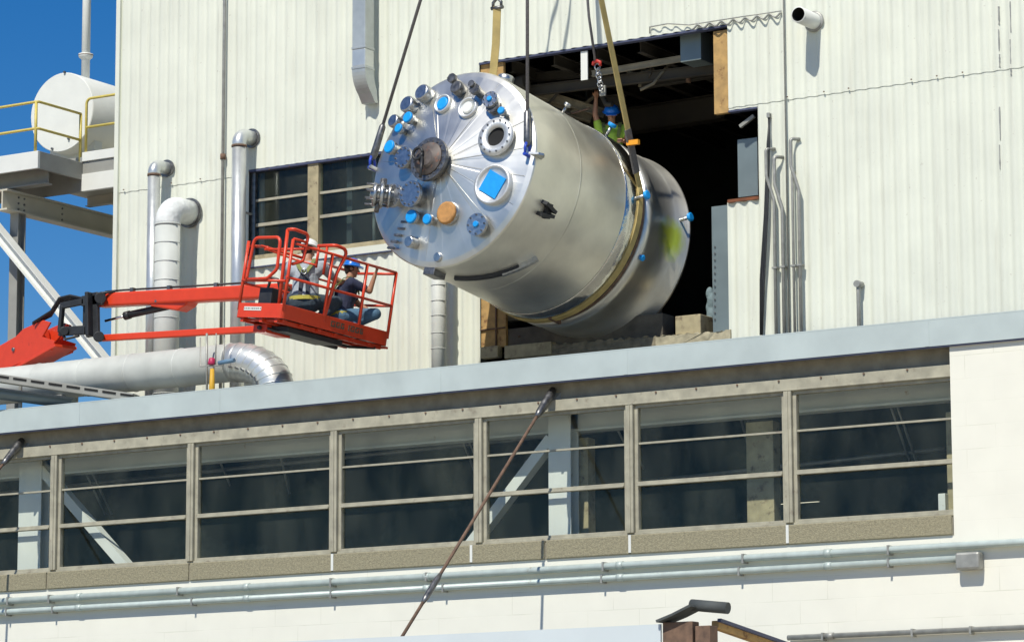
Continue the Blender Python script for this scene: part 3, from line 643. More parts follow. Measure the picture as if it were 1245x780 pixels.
for i in range(1, n):
    mb = MB()
    th = i / n * R(90) + .08; p = ctr + V((.80 * math.sin(th), 0, .5 * math.cos(th))); rad = V((math.sin(th), 0, math.cos(th)))
    q = p + (rad * -.35 + V((0, -1, 0)) * .94).normalized() * (dr + .012); mb.beam(q - V((math.cos(th), 0, -math.sin(th))) * .03, q + V((math.cos(th), 0, -math.sin(th))) * .03, .03, .02)
    mb.build('clamp_latch', M_dkfit, t)
for x in (xe - 4, xe - 6.5): mb = MB(); mb.box((x, dy - .2, zroof), (x + .1, dy + .2, zc - dr + .03)); mb.build('saddle', M_greyst, t)
# frame stand with red valve and yellow post in front of the duct
yv = .28
t = thing('valve_stand', 'small wire frame with a magenta valve cap on a yellow post', 'valve', (P(257, 470, yv).x, yv, zroof))
mb = MB(); a = P(243.5, 410, yv); b = P(243.5, 445, yv); e = P(271, 444, yv); 
mb.tube([a, b, e, P(273, 410, yv)], .010, 8); mb.tube([P(251.5, 405, yv), P(251.5, 480, yv)], .017, 8); mb.tube([P(263, 405, yv), P(262, 443, yv)], .010, 8); mb.build('wire_frame', M_cond, t)
mb = MB(); mb.lathe(P(257.5, 443, yv), (0, 0, 1), [(0, .055), (.02, .06), (.09, .045), (.10, .03)], 14); mb.build('valve_cap', mat('magenta cap', (.45, .02, .09), .5), t)
mb = MB(); mb.lathe((P(258, 448, yv).x, yv, zroof), (0, 0, 1), [(0, .055), (P(258, 448, yv).z - zroof, .030)], 12); mb.build('yellow_post', mat('yellow post', (.62, .36, .03), .6), t)
mb = MB(); mb.tube([P(266, 441, yv), P(285, 437.5, yv)], .032, 10); mb.build('blue_sleeve', mat('blue sleeve', (.12, .22, .33), .6), t)

# cable tray and pipe reaching over the coping at the left
t = thing('cable_tray', 'slotted grey cable tray slanting over the coping at the left edge', 'cable tray', P(130, 478, .8))
yA, yB_ = -3.4, 1.0
a, b = P(-190, 432, -.95), P(165, 484, .36)
mb = MB(); mb.beam(a, b, .26, .12); mb.build('tray_channel', M_greyst, t, bevel=.006)
mb = MB(); k = 0
while k < 1: p = a.lerp(b, k); mb.beam(p + V((.04, -.128, .02)), p + (b - a).normalized() * .22 + V((.04, -.128, .02)), .012, .03); k += .06
mb.build('slot', M_hole, t)
t = thing('roof_pipe', 'blue grey pipe running below the slotted cable tray', 'pipe', P(60, 488, .5))
a, b = P(-200, 452, -.8), P(90, 490, .30); mb = MB(); mb.tube([a, b], .09, 16); mb.build('pipe_run', M_panel, t)
mb = MB(); mb.box((P(17, 490, -.0).x, .1, zfa_t), (P(20, 490, 0).x, .13, zfa_t + .5)); mb.build('support_post', M_cond, t)

# ---------------------------------------------------------------- conduits and pipes on the block wall
def hpipe(name, label, pxs, pys, pxe, r, out, mt, clips, box=None, grp=None):
    p = P(pxs, pys, -out); x1 = P(pxe, pys, -out).x if pxe < 1245 else AX1 - .2
    t = thing(name, label, 'pipe', (p.x, -out, p.z), grp)
    mb = MB(); mb.tube([(AX0 + .3 if mt is M_teal else P(958, 770, -out).x, -out, p.z), (x1, -out, p.z)], r, 14); mb.build('tube', mt, t)
    for c in clips:
        x = P(c, pys, -out).x; mb = MB(); mb.box((x - .014, -out - r - .006, p.z - r - .02), (x + .014, -.002, p.z + r + .008)); mb.build('clip', M_cond, t)
    x = -20
    while x < x1:
        if x > P(-30, pys, -out).x: mb = MB(); mb.cyl((x, -out, p.z), (x + .10, -out, p.z), r + .008, 14); mb.build('coupling', mt, t)
        x += 3.1
    return t, p, x1
hpipe('wall_pipe', 'upper of two long pale green pipes under the window sill', 622, 694.5, 1300, .048, .085, M_teal, (12, 62, 218, 404, 520, 735, 905, 1082), grp='pipes under the sill')
t, p, x1 = hpipe('wall_pipe', 'lower pale green pipe ending at a rounded junction box', 622, 709, 1165, .043, .08, M_teal, (10, 66, 235, 404, 540, 733, 900, 1082), grp='pipes under the sill')
mb = MB(); mb.box((x1, -.17, p.z - .15), (x1 + .33, -.002, p.z + .07)); mb.build('junction_box', M_cond, t, bevel=.03)
hpipe('wall_pipe', 'short clipped grey pipe low on the block wall at bottom right', 1100, 768.5, 1300, .036, .07, M_cond, (1001, 1110, 1181))

# ---------------------------------------------------------------- canopy at the bottom with rotten end, and its guy rods
_a = P(671, 476, .10); yc = -1.0
while P(481, 770, yc).x > _a.x + 1e-3 or P(481, 770, yc).x < _a.x - .03:
    yc -= .02 if P(481, 770, yc).x < _a.x else -.02
    if yc < -8 or yc > -.5: break
zcan = P(600, 767.5, yc).z
cr = P(862, 760, yc).x; cl_ = P(803, 760, yc).x
t = thing('canopy', 'entrance canopy with pale panel edge and a rotten brown timber end', 'canopy', ((AX0 + cr) / 2, yc / 2, zcan - .5))
mb = MB(); mb.box((AX0, yc, zcan - .7), (cl_, yc + .03, zcan)); mb.build('edge_panel', mat('pale canopy panel', (.60, .66, .68), .5, var=.05, scale=1), t)
mb = MB(); mb.box((AX0, yc + .04, zcan - .6), (cr - .12, -.01, zcan - .5)); mb.build('canopy_deck', M_roof, t)
mb = MB(); mb.box((cl_ + .01, yc + .03, zcan - .6), (cl_ + .42, yc + .2, zcan + .02)); mb.box((cl_ + .46, yc + .02, zcan - .6), (cr, yc + .22, zcan - .04)); mb.build('rotten_timber', M_rust, t, bevel=.01)
mb = MB(); mb.beam((cr - .04, yc + .22, zcan - .02), (cr - .04, -.02, zcan - .40), .1, .10); mb.build('side_timber', M_wood, t, bevel=.01)
mb = MB(); mb.beam((cr + .03, yc + .2, zcan + .03), (cr + .03, -.02, zcan - .35), .05, .04); mb.build('side_gutter', M_navy, t)
mb = MB(); 
mb.ribbon([(cl_ - .02, yc + .1, zcan + .03), (cl_ + .2, yc + .1, zcan + .1), (cl_ + .45, yc + .1, zcan + .20)], (0, 1, 0), .35, .03)
mb.cyl((cl_ + .36, yc + .12, zcan + .22), (cl_ + .86, yc + .12, zcan + .16), .07, 16); mb.build('curled_membrane', mat('grey roofing felt', (.08, .09, .09), .8, var=.3), t)
for i, (pa, pb, tb) in enumerate((((671, 476), (481, 770), (515, 715)), ((25, 537), (-120, 760), (-70, 690)))):
    a = P(pa[0], pa[1], .10); b = V((a.x, yc + .1, zcan))
    t = thing('guy_rod', ('long rusty guy rod with turnbuckle crossing in front of the windows', 'short visible guy rod bracket at the left edge')[i], 'rod', b, 'canopy guy rods')
    mb = MB(); mb.tube([a, b], .022, 10); mb.build('rod', M_rust, t)
    k0, k1 = .76, .87; mb = MB(); mb.tube([a.lerp(b, k0), a.lerp(b, k0 + .02), a.lerp(b, k1 - .02), a.lerp(b, k1)], .045, 10, radii=[.025, .042, .042, .025]); mb.build('turnbuckle', M_dkfit, t)
    mb = MB(); mb.tube([a.lerp(b, -.01), a.lerp(b, .02), a.lerp(b, .09), a.lerp(b, .11)], .05, 8, radii=[.05, .06, .05, .03]); mb.build('clevis', M_dkfit, t)
    mb = MB(); mb.prism([a + V((-.12, .16, .07)), a + V((.10, .16, .07)), a + V((.10, .16, -.18)), a + V((.0, .02, -.10)), a + V((-.16, -.06, -.22))], (.03, 0, 0)); mb.build('bracket', M_greyst, t)

# ---------------------------------------------------------------- tank platform in the yard behind the left corner
yF, yG = 3.7, 4.85
pl = thing('steel_platform', 'elevated cream steel platform beside the building corner carrying a tank', 'platform', (P(15, 300, yF).x, yF, 0))
zdk = P(46, 183, yF).z; xn = P(46, 190, yF).x; xg = xc - .06
def pbox(a, b, name, mt, bev=.006): m_ = MB(); m_.box(a, b); return m_.build(name, mt, pl, bevel=bev)
pbox((xn - 7, yF, zdk - .30), (xn, yF + .06, zdk), 'edge_channel', M_white)
pbox((xn - .06, yF + .06, zdk - .30), (xn, yG, zdk), 'edge_channel', M_greyst)  # side of the white channel, its shade put in as grey colour
pbox((xn - 7, yF + .06, zdk - .06), (xn - .06, yG + .0, zdk - .02), 'deck', M_cream, 0)
zg = P(110, 188, yG).z
pbox((xn, yG, zg - .10), (xg, yG + .08, zg + .06), 'edge_channel', M_white)
pbox((xn, yG, zg - .62), (xg, yG + .08, zg - .32), 'edge_channel', M_white)
pbox((xn, yG + .03, zg - .32), (xg, yG + .06, zg - .10), 'web_plate', M_greyst, 0)
pbox((xn - 7, yG, zg - .62), (xn, yG + .06, zg - .02), 'web_plate', M_greyst, 0)
pbox((P(12, 245, yF + .3).x - .1, yG + .08, zg - .42), (xg, yG + 9, zg - .36), 'deck', M_cream, 0)
mb = MB(); a = P(12, 245, yF + .3); zib = a.z
xi = a.x; mb.ibeam((xi, yF + .1, zib + .0), (xi, yG + 9, zib), .22, .36, .03); mb.build('main_beam', M_cream, pl)
mb = MB(); mb.ibeam((xi - 7, yF + .4, zib + .38), (xn - .1, yF + .4, zib + .38), .2, .3, .025); mb.build('cross_beam', M_greyst, pl)
for k in range(5):
    mb = MB(); y = yG + 1.2 + k * 1.6; mb.ibeam((xi, y, zg - .5), (xg, y, zg - .5), .12, .2, .015); mb.build('cross_beam', M_cream, pl)
mb = MB()
for y in (yF + .5, yF + .65, yG + .5):
    for z in (-.1, 0, .1): mb.cyl((xi + .01, y, zib + z), (xi + .03, y, zib + z), .018, 8)
mb.build('bolt_row', M_dkfit, pl)
mb = MB(); mb.box((xi - .09, yF + .42, 0), (xi + .09, yF + .44, zib - .18)); mb.box((xi - .09, yF + .60, 0), (xi + .09, yF + .62, zib - .18)); mb.box((xi - .012, yF + .44, 0), (xi + .012, yF + .60, zib - .18)); mb.build('column', M_greyst, pl)
mb = MB(); mb.ibeam(P(-16, 265, yF + .2), P(150, 468, yF + .2), .22, .17, .015); mb.build('diagonal_brace', M_white, pl)
mb = MB(); mb.box((xg - .9, yG + 5.0, zib - .12), (xg, yG + 5.2, zib + .02)); mb.build('bracket', M_white, pl)
# guard rail
gr = MB(); posts = []
def rail_path(h):
    z = zdk + h; return [(xn - 7, yF + .05, z), (xn - .06, yF + .05, z), (xn - .06, yG + .02, z)]
gr.tube(path(rail_path(.86), .05, 3), .024, 8); gr.tube(path(rail_path(.40), .05, 3), .024, 8)
z2 = zg
gr.tube(path([(xn + .04, yG + .05, z2 + .02), (xn + .04, yG + .05, z2 + 1.0), (xg + 0, yG + .05, z2 + 1.0)], .09, 5), .024, 8); gr.tube([(xn + .04, yG + .05, z2 + .5), (xg, yG + .05, z2 + .5)], .024, 8)
gr.build('guard_rail', M_yellow, pl)
for x, y, zz in ((xn - .10, yF + .05, zdk), (xn - .06, yG + .02, zdk), (xn - .75 - .42, yF + .05, zdk), (xn - 2.4, yF + .05, zdk)):
    mb = MB(); mb.tube([(x, y, zz - .05), (x, y, zz + .86)], .026, 8); mb.build('rail_post', M_yellow, pl)
# tank
ty = yG + .25; tc_ = P(75, 136.5, ty); tr_ = .70
tk = thing('storage_tank', 'white cylindrical tank lying on the steel platform', 'tank', (tc_.x, ty, tc_.z - tr_))
mb = MB(); mb.lathe(tc_, (0, 1, 0), [(.0, tr_ - .012), (.012, tr_), (3.4, tr_)], 64); 
for f in mb.bm.faces: f.smooth = len(f.verts) == 4 and abs(f.calc_center_median().y - ty) > .1
mb.build('tank_shell', M_white, tk)
mb = MB()
for px, py in ((79, 88), (64, 181), (84, 169)): mb.cyl(P(px, py, ty), P(px, py, ty) + V((0, -.03, 0)), .022, 8)
mb.build('end_bolt', M_dkfit, tk)
mb = MB(); mb.box((tc_.x - .5, ty + .3, zg - .36), (tc_.x + .5, ty + .5, tc_.z - .5)); mb.build('saddle', M_white, tk); mb = MB(); mb.box((tc_.x - .5, ty + 2.4, zg - .36), (tc_.x + .5, ty + 2.6, tc_.z - .5)); mb.build('saddle', M_white, tk)
vx = P(104.5, 60, ty + .9); t = thing('stack_pipe', 'white vertical stack pipe with a rusty flange rising from the tank', 'pipe', (vx.x, ty + .9, tc_.z + tr_ - .02))
mb = MB(); mb.tube([(vx.x, ty + .9, tc_.z + tr_ - .25), (vx.x, ty + .9, vx.z + 3)], .075, 16); mb.build('stack', M_white, t)
zf = P(104.5, 68, ty + .9).z; mb = MB(); mb.lathe((vx.x, ty + .9, zf - .07), (0, 0, 1), [(0, .075), (.04, .12), (.065, .13), (.10, .13), (.10, .075)], 20); mb.build('flange', M_white, t)
mb = MB(); mb.cyl((vx.x, ty + .9, zf + .001), (vx.x, ty + .9, zf + .014), .133, 20); mb.build('gasket', M_rust, t)

# ---------------------------------------------------------------- the hanging process vessel
R0 = 1.46; HC = .30
face_c = P(551, 206, .0)
a44, ph = R(42), math.atan(.485)
axis = (view * math.cos(a44) + (cam_r * math.cos(ph) - cam_u * math.sin(ph)) * math.sin(a44)).normalized()
e1 = axis.cross(V((0, 0, 1))).normalized(); e2 = e1.cross(axis)
MV = Matrix((e1, axis, e2)).transposed().to_4x4(); MV.translation = face_c
ves = thing('process_vessel', 'huge shiny stainless steel vessel hanging tilted in front of the wall opening', 'vessel', M=MV)
LB, LE = 2.56, 3.74
def vm(): return MB(MV)
mb = vm(); mb.lathe((0, 0, 0), (0, 1, 0), [(0, R0 - .015), (.015, R0), (.03, R0), (1.04, R0), (1.05, R0), (1.052, R0 + .002), (1.06, R0 + .002), (1.062, R0), (1.08, R0), (LB - .1, R0), (LB, R0)], 128, cap=(False, False)); shell = mb.build('shell', M_shell, ves)
# jacket (polished) with a recessed groove before it, wraps the lower part
mb = vm(); seg = 128; prof = [(LB - .42, R0 + .003), (LB - .41, R0 + .02), (LB - .03, R0 + .025), (LB, R0 - .01)]
mb.lathe((0, 0, 0), (0, 1, 0), prof, seg, cap=(False, False)); mb.build('jacket_strip', M_crump, ves)
mb = vm(); mb.lathe((0, 0, 0), (0, 1, 0), [(LB - .005, R0 - .03), (LB + .10, R0 - .03)], 96, cap=(False, False)); mb.build('dark_groove', M_rust, ves)
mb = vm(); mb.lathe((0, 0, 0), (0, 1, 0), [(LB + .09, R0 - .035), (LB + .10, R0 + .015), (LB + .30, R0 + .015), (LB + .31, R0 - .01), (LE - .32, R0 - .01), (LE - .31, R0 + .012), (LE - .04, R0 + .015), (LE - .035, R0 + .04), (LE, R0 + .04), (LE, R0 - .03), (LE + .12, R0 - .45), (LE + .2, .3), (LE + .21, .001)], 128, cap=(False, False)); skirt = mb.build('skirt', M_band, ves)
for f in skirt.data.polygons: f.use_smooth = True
# top head: shallow cone of welded sectors
mb = vm(); NS = 20; tip = mb.bm.verts.new((0, -HC, 0)); rim = []; mid = []
for i in range(NS * 4):
    t_ = 2 * math.pi * i / (NS * 4) + .1; k = .002 * math.sin(i * 2.3)
    rim.append(mb.bm.verts.new((math.cos(t_) * (R0 - .015), 0.0, math.sin(t_) * (R0 - .015))))
    mid.append(mb.bm.verts.new((math.cos(t_) * (R0 - .09), -.03, math.sin(t_) * (R0 - .09))))
secn = len(rim)
inn = [mb.bm.verts.new((math.cos(2 * math.pi * i / secn + .1) * .2, -HC * .9 + .004 * math.sin((i // 4) * 1.7), math.sin(2 * math.pi * i / secn + .1) * .2)) for i in range(secn)]
for i in range(secn):
    j = (i + 1) % secn
    f = mb.bm.faces.new((rim[i], rim[j], mid[j], mid[i])); f.smooth = True
    mb.bm.faces.new((mid[i], mid[j], inn[j], inn[i])).smooth = False
    mb.bm.faces.new((inn[i], inn[j], tip))
# tilt each welded sector slightly so they catch the light differently
for i in range(secn):
    s_ = i // 4; mid[i].co.y += .004 * math.sin(s_ * 2.1) + .0025 * math.sin(s_ * 5.3 + 1)
head = mb.build('head', M_steelface, ves)
mb = vm()
for i in (0, 1, 3, 6, 9, 14, 17, 18, 19):
    t_ = 2 * math.pi * (i * 4) / secn + .1 
    mb.tube([(math.cos(t_) * .22, -HC * .9 - .004, math.sin(t_) * .22), (math.cos(t_) * (R0 - .1), -.034, math.sin(t_) * (R0 - .1))], .003, 5)
mb.build('weld_seams', M_steelface, ves)

MVI = MV.inverted()
def onface(px, py, pr=0.05):
    h = .1
    for _ in range(4):
        q = MVI @ Pn(px, py, face_c - axis * (h + pr), axis); rho = math.hypot(q.x, q.z); h = HC * max(0, 1 - rho / R0)
    return q.x, q.z, h
def nozzle(px, py, rf, pr, rn=None, kind='blind', cap=None, capr=None, bolts=8, mt=None, tilt=0):
    """rf flange radius (m), pr how far it sticks out"""
    u, v_, h = onface(px, py, pr); rn = rn or rf * .6; mt = mt or M_steel
    o = V((u, -h + .03, v_)); d = V((u * .12, -1, v_ * .12)).normalized(); L = pr + .03
    mb = vm()
    if kind == 'open':
        mb.lathe(o, d, [(0, rn), (L - .05, rn), (L - .05, rf), (L, rf), (L, rn * .86), (L - .07, rn * .86)], 28, cap=(False, False))
    elif kind == 'cup':
        mb.lathe(o, d, [(0, rf), (L, rf), (L, rf * .86), (L - .03, rf * .84), (L - .032, rf * .5)], 28, cap=(False, False))
    elif kind == 'cap':
        mb.lathe(o, d, [(0, rf), (L - .02, rf), (L, rf * .85)], 24)
    else:
        mb.lathe(o, d, [(0, rn), (L - .06, rn), (L - .06, rf), (L - .032, rf), (L - .030, rf * .97), (L - .028, rf), (L, rf)], 28)
    n = mb.build('nozzle', mt, ves)
    if bolts:
        bm_ = vm(); ux = d.cross(V((0, 0, 1))).normalized(); uy = d.cross(ux)
        for i in range(bolts):
            t_ = 2 * math.pi * i / bolts; p = o + d * (L - .07) + (ux * math.cos(t_) + uy * math.sin(t_)) * rf * .84; bm_.lathe(p, d, [(0, min(.014, rf * .085)), (.085, min(.014, rf * .085))], 6)
        bm_.build('bolt_ring', M_dkfit, n)
    if kind == 'open': b_ = vm(); b_.lathe(o + d * (L - .05), d, [(0, 0), (0, rn * .86)], 24, cap=(False, False)); b_.build('dark_bore', M_hole, n)  # black disc paints in the shade of the open bore
    if cap:
        c_ = vm(); cr_ = capr or rf * .8
        if cap == 'square':
            ux = d.cross(V((0, 0, 1))).normalized(); uy = d.cross(ux); ang = .25
            pts = [o + d * (L - (.03 if kind == 'cup' else 0)) + (ux * math.cos(ang + k * math.pi / 2) + uy * math.sin(ang + k * math.pi / 2)) * cr_ * 1.25 + V((0, 0, 0)) for k in range(4)]
            c_.prism(pts, d * .018)
        else:
            c_.lathe(o + d * (L - (.03 if kind == 'cup' else .0)), d, [(-.02 if kind != 'cup' else 0, cr_), (.022, cr_ * .97), (.03, cr_ * .8)], 16)
        c_.build('blue_cover' if cap in ('blue', 'square') else 'cover', {'blue': M_blue, 'square': M_blue, 'ply': M_plywd, 'white': M_white}.get(cap, M_steel), n)
    return n, o, d, L
px2m = 1 / 83.0
# agitator flange in the middle
n, o, d, L = nozzle(521, 193, .32, .15, .27, bolts=18, mt=M_dkfit)
mb = vm(); mb.lathe(o + d * L, d, [(0, .25), (.02, .24), (.022, .13), (.07, .12)], 28); mb.build('centre_plate', mat('grimy rust grey plate', (.13, .11, .10), .6, metal=.3, var=.3, scale=14, col2=(.30, .12, .06), thr=(.55, .68), cscale=9), n)
mb = vm(); c0 = o + d * (L + .10); mb.tube([c0 + V((.085 * math.cos(t_) - .12, 0, .085 * math.sin(t_) + .06)) for t_ in [i / 14 * 2 * math.pi for i in range(15)]], .022, 8); mb.tube([c0 + V((-.03, 0, 0)), c0 + V((0.0, -.02, -.32))], .022, 8); mb.build('lifting_eye', M_black, n)
nozzle(601, 166, .28, .10, .17, 'open', bolts=14, mt=M_plate)
nozzle(597, 223, .29, .08, .28, 'cup', cap='square', capr=.18, bolts=0, mt=M_plate)
for i in range(1):
    u, v_, h = onface(597, 223, .05)
mb = vm(); mb.lathe(V((u, -h, v_)), V((0, -1, 0)), [(.0, .24), (.02, .24), (.02, .16)], 24, cap=(False, False)); mb.build('pad_ring', M_steel, ves)
nozzle(537, 126, .14, .07, .14, 'cup', cap='blue', capr=.10, bolts=0, mt=M_plate)
nozzle(567, 131, .155, .07, .15, 'cup', cap='white', capr=.09, bolts=0, mt=M_plate)
nozzle(553, 107, .10, .16, .08, 'cap', bolts=0, mt=M_dkfit); nozzle(548, 97, .07, .20, .05, bolts=6, mt=M_dkfit)
nozzle(575, 110, .08, .20, .06, bolts=6, mt=M_dkfit); nozzle(571, 104, .05, .24, .04, bolts=0, mt=M_dkfit)
nozzle(594, 122, .12, .17, .09, bolts=8, mt=M_steel, cap='blue', capr=.04); nozzle(597, 130, .10, .12, .08, bolts=8, mt=M_dkfit)
nozzle(608, 136, .06, .16, .04, bolts=0, cap='blue', capr=.055)
nozzle(512, 113, .125, .17, .11, 'cap', bolts=0); nozzle(494, 127, .125, .17, .11, 'cap', bolts=0); nozzle(478, 147, .10, .15, .08, 'cap', bolts=0)
nozzle(497, 144, .085, .15, .06, bolts=0, cap='blue', capr=.085); nozzle(486, 157, .07, .15, .05, bolts=0, cap='blue', capr=.07); nozzle(475, 179, .10, .14, .08, bolts=0, cap='blue', capr=.10)
nozzle(490, 191, .16, .16, .12, bolts=10); nozzle(499, 234, .19, .22, .15, bolts=12)
nozzle(501, 262, .10, .14, .08, bolts=0, cap='blue', capr=.10); nozzle(520, 265, .08, .16, .06, bolts=0, cap='blue', capr=.075)
nozzle(543, 258, .17, .07, .16, 'cap', bolts=0, cap='ply', capr=.165)
nozzle(578, 271, .16, .14, .09, bolts=8, cap='blue', capr=.045); nozzle(497, 291, .085, .16, .06, 'cap', bolts=0); nozzle(531, 311, .07, .05, .06, 'cap', bolts=0)
# valve cluster at the left: stacked flanges sticking out
n, o, d, L = nozzle(478, 236, .17, .22, .12, bolts=10)
dd = (d + V((-.9, 0, .0))).normalized(); c0 = o + d * (L - .1)
mb = vm(); mb.lathe(c0, dd, [(0, .10), (.10, .10), (.10, .17), (.13, .17), (.14, .12), (.20, .12), (.20, .19), (.24, .19), (.25, .13), (.30, .13), (.30, .17), (.34, .17), (.35, .07), (.38, .06)], 22); mb.build('valve_body', M_steel, n)
mb = vm(); 
for k in range(8):
    t_ = k * math.pi / 4; ux = dd.cross(V((0, 0, 1))).normalized(); uy = dd.cross(ux); p = c0 + dd * .08 + (ux * math.cos(t_) + uy * math.sin(t_)) * .155; mb.lathe(p, dd, [(0, .014), (.36, .014)], 6)
mb.tube([c0 + dd * .2, c0 + dd * .2 + V((0, -.02, .24))], .05, 10); mb.tube([c0 + dd * .25, c0 + dd * .25 + V((0, -.02, -.26))], .035, 10); mb.build('valve_bolts', M_dkfit, n)
# rungs / clip near lower left, small brackets
mb = vm(); u, v_, h = onface(482, 284, .03)
for k in range(5): mb.beam(V((u + .05 * k - .12, -h - .04, v_ + .09 * k - .2)), V((u + .05 * k + .0, -h - .04, v_ + .09 * k - .22)), .03, .04, up=(0, 1, 0))
mb.build('ladder_clip', M_dkfit, ves)
# lifting lugs with shackles on the rim
def lug(ang, name='lifting_lug', yl=.1):
    c = V((math.cos(ang) * (R0 - .02), yl, math.sin(ang) * (R0 - .02))); rad = V((math.cos(ang), 0, math.sin(ang))); tan = V((-math.sin(ang), 0, math.cos(ang)))
    mb = vm(); mb.prism([c - V((0, .14, 0)) - tan * .015, c + V((0, .14, 0)) - tan * .015, c + rad * .12 + V((0, .07, 0)) - tan * .015, c + rad * .16 - tan * .015, c + rad * .12 - V((0, .07, 0)) - tan * .015], tan * .03)
    l_ = mb.build(name, M_steel, ves); return l_, c + rad * .09
# pixel-checked lug positions: at the right rim (643,190) and left rim (452,200)
def rim_ang(px, py):
    q = MVI @ Pn(px, py, face_c, axis); return math.atan2(q.z, q.x)
lg1, lp1 = lug(rim_ang(648, 190), yl=-.0); lp1 = lp1 - V((math.cos(rim_ang(648, 190)) * .17, .06, 0)); lg2, lp2 = lug(rim_ang(450, 205), yl=-.0)
def shackle(par, p, up, mt):
    mb = vm(); up = V(up).normalized(); s_ = V((0, 1, 0)); 
    mb.tube([p + s_ * .05, p + s_ * .055 + up * .10, p + s_ * .03 + up * .16, p - s_ * .03 + up * .16, p - s_ * .055 + up * .10, p - s_ * .05], .02, 8); mb.cyl(p - s_ * .08, p + s_ * .08, .026, 10); mb.build('shackle', mt, par)
ZL = MVI.to_3x3() @ V((0, 0, 1))
shackle(lg1, lp1, ZL, M_blue2); shackle(lg2, lp2, ZL, M_blue2)
# side nozzles with blue caps, clip bracket, dark bottom strip, block
def onshell(px, py, Rr=R0):
    """nearest intersection of the pixel ray with the vessel cylinder, local coords"""
    o_ = MVI @ CAMLOC; d_ = MVI.to_3x3() @ ray(px, py); a_ = d_.x ** 2 + d_.z ** 2; b_ = 2 * (o_.x * d_.x + o_.z * d_.z); c_ = o_.x ** 2 + o_.z ** 2 - Rr ** 2
    D = b_ * b_ - 4 * a_ * c_
    if D < 0: D = 0
    return o_ + d_ * ((-b_ - math.sqrt(D)) / (2 * a_))
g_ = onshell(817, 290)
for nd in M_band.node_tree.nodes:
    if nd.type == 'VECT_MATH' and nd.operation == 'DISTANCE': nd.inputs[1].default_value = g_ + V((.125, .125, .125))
for px, py, L_, r_, mt in ((773, 241, .16, .05, M_blue), (826, 268, .16, .05, M_blue), (684, 137, .10, .04, M_steel), (738, 163, .12, .05, M_blue), (777, 312, .03, .035, M_blue)):
    q = onshell(px, py); rad = V((q.x, 0, q.z)).normalized(); mb = vm(); mb.lathe(q - rad * .03, rad, [(0, r_ * .5), (L_ + .03, r_ * .5)], 12); s_ = mb.build('side_nozzle', M_steel, ves)
    mb = vm(); mb.lathe(q + rad * L_, rad, [(0, r_ * .7), (.01, r_ * 1.25), (.05, r_ * 1.35), (.06, r_)], 14); mb.build('blue_cover', mt, s_)
q = onshell(664, 256); rad = V((q.x, 0, q.z)).normalized(); tan = V((0, 1, 0)).cross(rad); mb = vm()
for s_ in (-1, 1): mb.beam(q - V((0, .16, 0)) + tan * .09 * s_ + rad * .05, q + V((0, .10, 0)) + tan * .03 * s_ + rad * .05, .05, .12, up=rad)
mb.beam(q + V((0, -.02, 0)) + rad * .02 - tan * .1, q + V((0, .04, 0)) + rad * .02 + tan * .1, .12, .05, up=rad); mb.build('pipe_clip', M_black, ves)
def shell_strip(pa, pb, wd, th, name, mt, n=16, yo_=0, rr=R0):
    a_, b_ = onshell(*pa), onshell(*pb); ta, tb = math.atan2(a_.z, a_.x), math.atan2(b_.z, b_.x); mb = vm(); pts = []
    for i in range(n + 1):
        k = i / n; t_ = ta + (tb - ta) * k; pts.append(V((math.cos(t_) * (rr + th / 2), a_.y + (b_.y - a_.y) * k, math.sin(t_) * (rr + th / 2))))
    mb.ribbon(pts, (0, 1, 0), wd, th); return mb.build(name, mt, ves)
shell_strip((650, 314), (553, 336), .07, .05, 'dark_stiffener', M_black)
shell_strip((652, 312), (610, 330), .05, .075, 'stiffener_lip', M_steel, yo_=.1)
q = onshell(676, 388); mb = vm(); rad = V((q.x, 0, q.z)).normalized(); mb.beam(q - V((0, .15, 0)) + rad * .02, q + V((0, .1, 0)) + rad * .02, .05, .05, up=rad); mb.build('support_pad', M_rust, ves)
ab = rim_ang(522, 326); mb = vm(); c0 = V((math.cos(ab) * R0, .1, math.sin(ab) * R0)); rad = V((math.cos(ab), 0, math.sin(ab)))
mb.beam(c0 + V((0, -.10, 0)) + rad * .03, c0 + V((0, .16, 0)) + rad * .03, .2, .12, up=rad); mb.build('foot_bracket', M_dkfit, ves, bevel=.01)
q = onshell(615, 101)
mb = vm(); t_ = R(78); mb.ball((math.cos(t_) * R0, .55, math.sin(t_) * R0), .13, (1, 1, .8)); mb.lathe((math.cos(t_) * R0, .55, math.sin(t_) * R0), (math.cos(t_), 0, math.sin(t_)), [(.02, .12), (.13, .12), (.15, .09)], 20); mb.build('side_nozzle', M_steel, ves)

# ---------------------------------------------------------------- crane hook block, ropes and straps
hook = P(641, -430, 1.0)
hk = thing('crane_hook_block', 'yellow crane hook block above the vessel, outside the picture', 'hook', hook)
mb = MB(); mb.box(hook + V((-.25, -.12, .25)), hook + V((.25, .12, .95))); mb.build('block', M_yellow, hk, bevel=.06)
mb = MB(); mb.tube([hook + V((0, 0, .3)), hook + V((0, 0, .05)), hook + V((.14, 0, -.1)), hook + V((.05, 0, -.24)), hook + V((-.1, 0, -.2)), hook + V((-.14, 0, -.08))], .05, 12); mb.build('hook', M_dkfit, hk)
mb = MB(); 
for s_ in (-.1, .1): mb.tube([hook + V((s_, 0, .9)), hook + V((s_, 0, 14))], .015, 8)
mb.build('hoist_rope', M_rope, hk)
def rope(a, b, r, label, name='wire_sling', eye=True):
    t = thing(name, label, 'rope', b, 'slings holding the vessel'); a = V(a); b = V(b)
    mb = MB(); mb.tube([a, b], r, 10); mb.build('rope', M_rope, t)
    if eye: d = (a - b).normalized(); mb = MB(); mb.tube([b, b + d * .08, b + d * .5, b + d * .55], r * 2, 10, radii=[r * 1.2, r * 2.3, r * 2.0, r]); mb.build('sleeve', M_dkfit, t)
    return t
